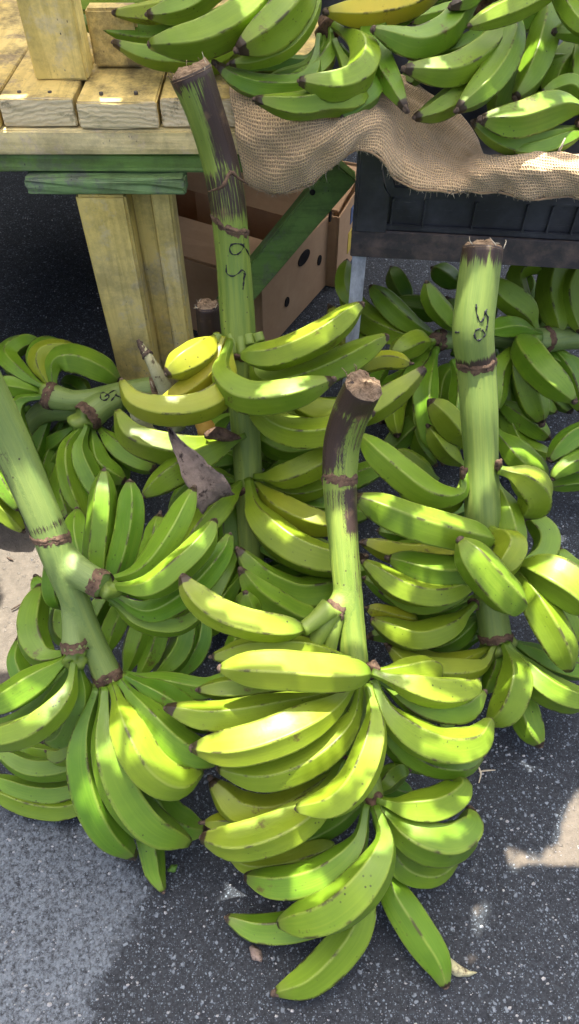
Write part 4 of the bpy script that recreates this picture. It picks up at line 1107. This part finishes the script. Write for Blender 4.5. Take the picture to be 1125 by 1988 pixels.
U3 = thing('plantain_hand', (.45, 1.55, .6), 'plantain hand on top of the crate heap with one pale pointed fruit', 'plantains', 'loose plantain hands')
cushion(U3, P(1150, -70, 1.1), .03, 65)
grow(U3, '''
1140,-70 1080,-30 1010,10 960,31 911,51 | 50 1.06 .995 .0 r.12
1130,-60 950,-40 905,0 874,14 | 54 1.12 1.05 .0
1170,-40 1160,50 1110,57 1074,62 | 48 1.15 1.10
1120,-60 1090,-20 1112,30 1150,70 | 44 1.08 1.04 .0 r.08
1160,-20 1150,125 1060,112 | 54 1.2 1.18
1140,-40 1060,-10 1020,40 960,50 | 50 1.15 1.16
1140,-60 1000,-20 900,30 800,40 | 60 1.25 1.25
1150,0 1120,90 1080,140 1060,200 | 58 1.2 1.18
1150,40 1130,110 1125,180 | 54 1.18 1.15
1140,100 1060,120 1020,220 | 56 1.24 1.2
1000,-40 850,-10 760,30 | 56 1.3 1.28
1060,60 980,180 960,240 | 56 1.24 1.2
900,40 820,120 790,170 | 54 1.24 1.2
''', .05)

# ------------------------------------------------------------------ burlap
def burlap():
    cols = [  # (x,y,Y) from the tucked-in edge down to the hem
        [(448, 150, 1.34), (446, 180, 1.225), (456, 240, 1.192), (468, 310, 1.188), (478, 345, 1.196)],
        [(500, 150, 1.34), (500, 195, 1.205), (500, 262, 1.180), (503, 335, 1.178), (507, 372, 1.19)],
        [(560, 160, 1.34), (556, 205, 1.195), (552, 270, 1.165), (548, 340, 1.165), (545, 377, 1.18)],
        [(620, 170, 1.34), (612, 213, 1.19), (604, 270, 1.150), (595, 330, 1.155), (588, 363, 1.17)],
        [(665, 175, 1.33), (655, 222, 1.19), (645, 260, 1.155), (640, 302, 1.160), (634, 331, 1.172)],
        [(705, 160, 1.33), (692, 212, 1.19), (680, 252, 1.160), (676, 285, 1.162), (672, 309, 1.17)],
        [(735, 145, 1.34), (724, 195, 1.21), (716, 235, 1.180), (709, 270, 1.172), (702, 292, 1.175)],
        [(790, 150, 1.38), (757, 190, 1.25), (748, 250, 1.195), (741, 285, 1.178), (736, 301, 1.175)],
        [(850, 190, 1.42), (800, 240, 1.27), (776, 292, 1.195), (768, 322, 1.176), (763, 342, 1.172)],
        [(900, 230, 1.42), (850, 285, 1.27), (822, 330, 1.195), (810, 352, 1.172), (801, 365, 1.168)],
        [(930, 270, 1.40), (898, 310, 1.25), (878, 340, 1.185), (868, 358, 1.165), (862, 371, 1.162)],
        [(950, 330, 1.30), (938, 302, 1.20), (931, 330, 1.150), (929, 357, 1.152), (928, 375, 1.155)],
        [(1000, 335, 1.28), (1000, 298, 1.185), (1000, 325, 1.138), (1000, 358, 1.138), (1000, 379, 1.145)],
        [(1070, 338, 1.27), (1070, 299, 1.175), (1070, 326, 1.128), (1070, 362, 1.128), (1070, 384, 1.136)],
        [(1160, 342, 1.26), (1160, 303, 1.165), (1160, 330, 1.118), (1160, 368, 1.118), (1160, 391, 1.128)]]
    nu, nv = 150, 44
    c3 = np.array([[PY(*q) for q in c] for c in cols])             # (k,5,3)
    rows = np.stack([spline(c, nv) for c in c3])                    # (k,nv,3)
    grid = np.stack([spline(rows[:, j], nu) for j in range(nv)], 1) # (nu,nv,3)
    du = np.gradient(grid, axis=0); dv = np.gradient(grid, axis=1); nn = np.cross(du, dv); nn /= np.linalg.norm(nn, axis=2)[..., None] + 1e-9
    U_, V_ = np.meshgrid(np.linspace(0, 1, nu), np.linspace(0, 1, nv), indexing='ij')
    wr = .0035 * np.sin(38 * U_ + 5 * V_) * np.sin(7 * U_ + 2) * V_ + .0025 * np.sin(23 * V_ + 31 * U_) + .002 * np.sin(71 * U_ + 9 * np.sin(5 * V_)) * V_
    wr = wr + .0045 * (np.abs(np.sin(13 * U_ + 4.2 * V_ + 1.5 * np.sin(9 * V_))) ** .6 - .7) * np.clip(V_ * 2.5 - .4, 0, 1) + .003 * (np.abs(np.sin(29 * U_ - 6 * V_)) ** .6 - .7) * np.clip(1.2 - np.abs(U_ - .45) * 4, 0, 1)
    grid = grid + nn * wr[..., None]
    grid[:, -1] += RNG.normal(0, .0012, (nu, 3))
    root = thing('burlap_sheet', (.2, 1.25, TZ1), 'tan burlap sheet draped over the table edge and crate rim under plantains', 'burlap')
    f = [(i * nv + j, i * nv + j + 1, (i + 1) * nv + j + 1, (i + 1) * nv + j) for i in range(nu - 1) for j in range(nv - 1)]
    o = link('cloth', grid.reshape(-1, 3), f, M['burlap'], root)
    su = np.concatenate([[0], np.cumsum(np.linalg.norm(np.diff(grid[:, nv // 2], axis=0), axis=1))])
    sv = np.concatenate([[0], np.cumsum(np.linalg.norm(np.diff(grid.mean(0), axis=0), axis=1))])
    uvl = o.data.uv_layers.new(name='UVMap'); vi = np.array([l.vertex_index for l in o.data.loops])
    uvl.data.foreach_set('uv', np.stack([su[vi // nv], sv[vi % nv]], 1).ravel())
    md = o.modifiers.new('thick', 'SOLIDIFY'); md.thickness = .0022; md.offset = 0
    # frayed hem: one mesh of fibres, nobody could count them
    av, af = [], []
    for k in range(420):
        i = random.randrange(2, nu - 2); e = grid[i, -1] if k < 330 else grid[i, int(nv * .25)]
        dr = (grid[i, -1] - grid[i, -3]); dr = dr / np.linalg.norm(dr) * random.uniform(.2, 1) + RNG.normal(0, .55, 3); ln = random.uniform(.002, .009)
        v, ff = sweep(np.array([e, e + dr * ln * .5 + RNG.normal(0, .0006, 3), e + dr * ln]), np.array([.00035, .0003, .00015]), 3, cap=False)
        q = len(av); av += v.tolist(); af += [tuple(t + q for t in x) for x in ff]
    tag(link('frayed_fibres', av, af, M['straw'], root), None, None, kind='stuff')
    tube('loose_twist', [PY(1082, 300, 1.17), PY(1090, 285, 1.165), PY(1098, 268, 1.17)], [.0028, .002, .001], M['straw'], root, 6, 10, .2)
    # rolled hem cord along the free edge
    tube('hem_cord', grid[::5, -1], .0019, M['burlap'], root, 6, 120, .12)
burlap()

# ------------------------------------------------------------------ small things
stub = thing('stalk_stub', (*G(410, 800)[:2], 0), 'short dark cut plantain stalk standing between box and wooden leg', 'stalk')
stalk(stub, [(403, 592, 1.27, 50), (408, 640, 1.30, 52), (416, 700, 1.34, 50), (425, 800, 1.42, 48)], burn=[(-.1, 1.2, 0, .9)], n=30)
hk = thing('dried_stalk', (*G(330, 880)[:2], 0), 'pale dried flower stalk leaning against the yellow wooden leg', 'stalk')
tube('stem', [P(274, 668, 1.22), P(292, 700, 1.22), P(318, 750, 1.25), P(345, 830, 1.32)], [.004, .009, .013, .015], M['husk'], hk, 14, 24, .07)
tube('stem_end', [P(268, 660, 1.22), P(276, 674, 1.22), P(288, 692, 1.218)], [.003, .006, .010], M['tip'], hk, 10, 10, .12)
hk2 = thing('dried_stalk', (*G(300, 900)[:2], 0), 'pale broken husk strip standing under the curled yellow plantain', 'stalk')
tube('stem', [P(246, 760, 1.24), P(270, 810, 1.26), P(305, 860, 1.32)], [.007, .012, .014], M['husk'], hk2, 12, 20, .08)
def scrap(name, pts, r, mat, label, cat):
    q = [G(x, y, r + h) for x, y, h in pts]
    t = thing(name, (q[0][0], q[0][1], 0), label, cat)
    return t, q
t, q = scrap('straw_piece', [(928, 1486, 0), (934, 1502, .002), (930, 1520, 0)], .0014, None, 'curved pale straw lying on asphalt beside a crossing straw', 'straw'); tube('stem', q, [.0012, .0015, .0008], M['straw'], t, 6, 12)
t, q = scrap('straw_piece', [(930, 1498, .0), (945, 1496, .001), (962, 1495, 0)], .0014, None, 'straight white straw lying on asphalt crossing a curved one', 'straw'); tube('stem', q, [.0009, .0013, .0007], M['straw'], t, 6, 12)
t, q = scrap('dry_leaf_scrap', [(866, 1858, .003), (884, 1880, .006), (905, 1889, .003), (925, 1888, .002)], .002, None, 'pale curled dry leaf scrap beside the plantain lying on asphalt', 'leaf')
leafsheet('blade', q, [.003, .0075, .005, .001], M['husk'], t, n=16, m=5, curl=.004)
t, q = scrap('brown_leaf_scrap', [(488, 1838, .002), (498, 1852, .005), (508, 1866, .002)], .002, None, 'small crumpled brown leaf scrap on asphalt below a plantain tip', 'leaf')
leafsheet('blade', q, [.004, .008, .003], M['dry'], t, n=12, m=5, curl=.004)
t, q = scrap('green_leaf_scrap', [(326, 1690, .002), (336, 1686, .003), (344, 1680, .002)], .002, None, 'tiny green leaf scrap on asphalt beside a drooping plantain', 'leaf')
leafsheet('blade', q, [.002, .006, .002], M['leafg'], t, n=10, m=4)
for i, (x, y, dx, dy) in enumerate(((20, 1085, 6, 3), (32, 1178, 10, -6), (70, 1122, 10, -4))):
    t, q = scrap('twig', [(x - dx, y - dy, 0), (x, y, .002), (x + dx, y + dy, 0)], .0016, None, ('small dark crumb on the sandy sunlit ground', 'short brown twig on the sandy sunlit ground', 'thin dark twig on sandy ground touching the plantain bunch')[i], 'twig')
    tube('stem', q, [.0012, .002, .001], M['tip'], t, 6, 10, .15)
for o in list(bpy.data.objects):
    if '_o' in o: del o['_o']
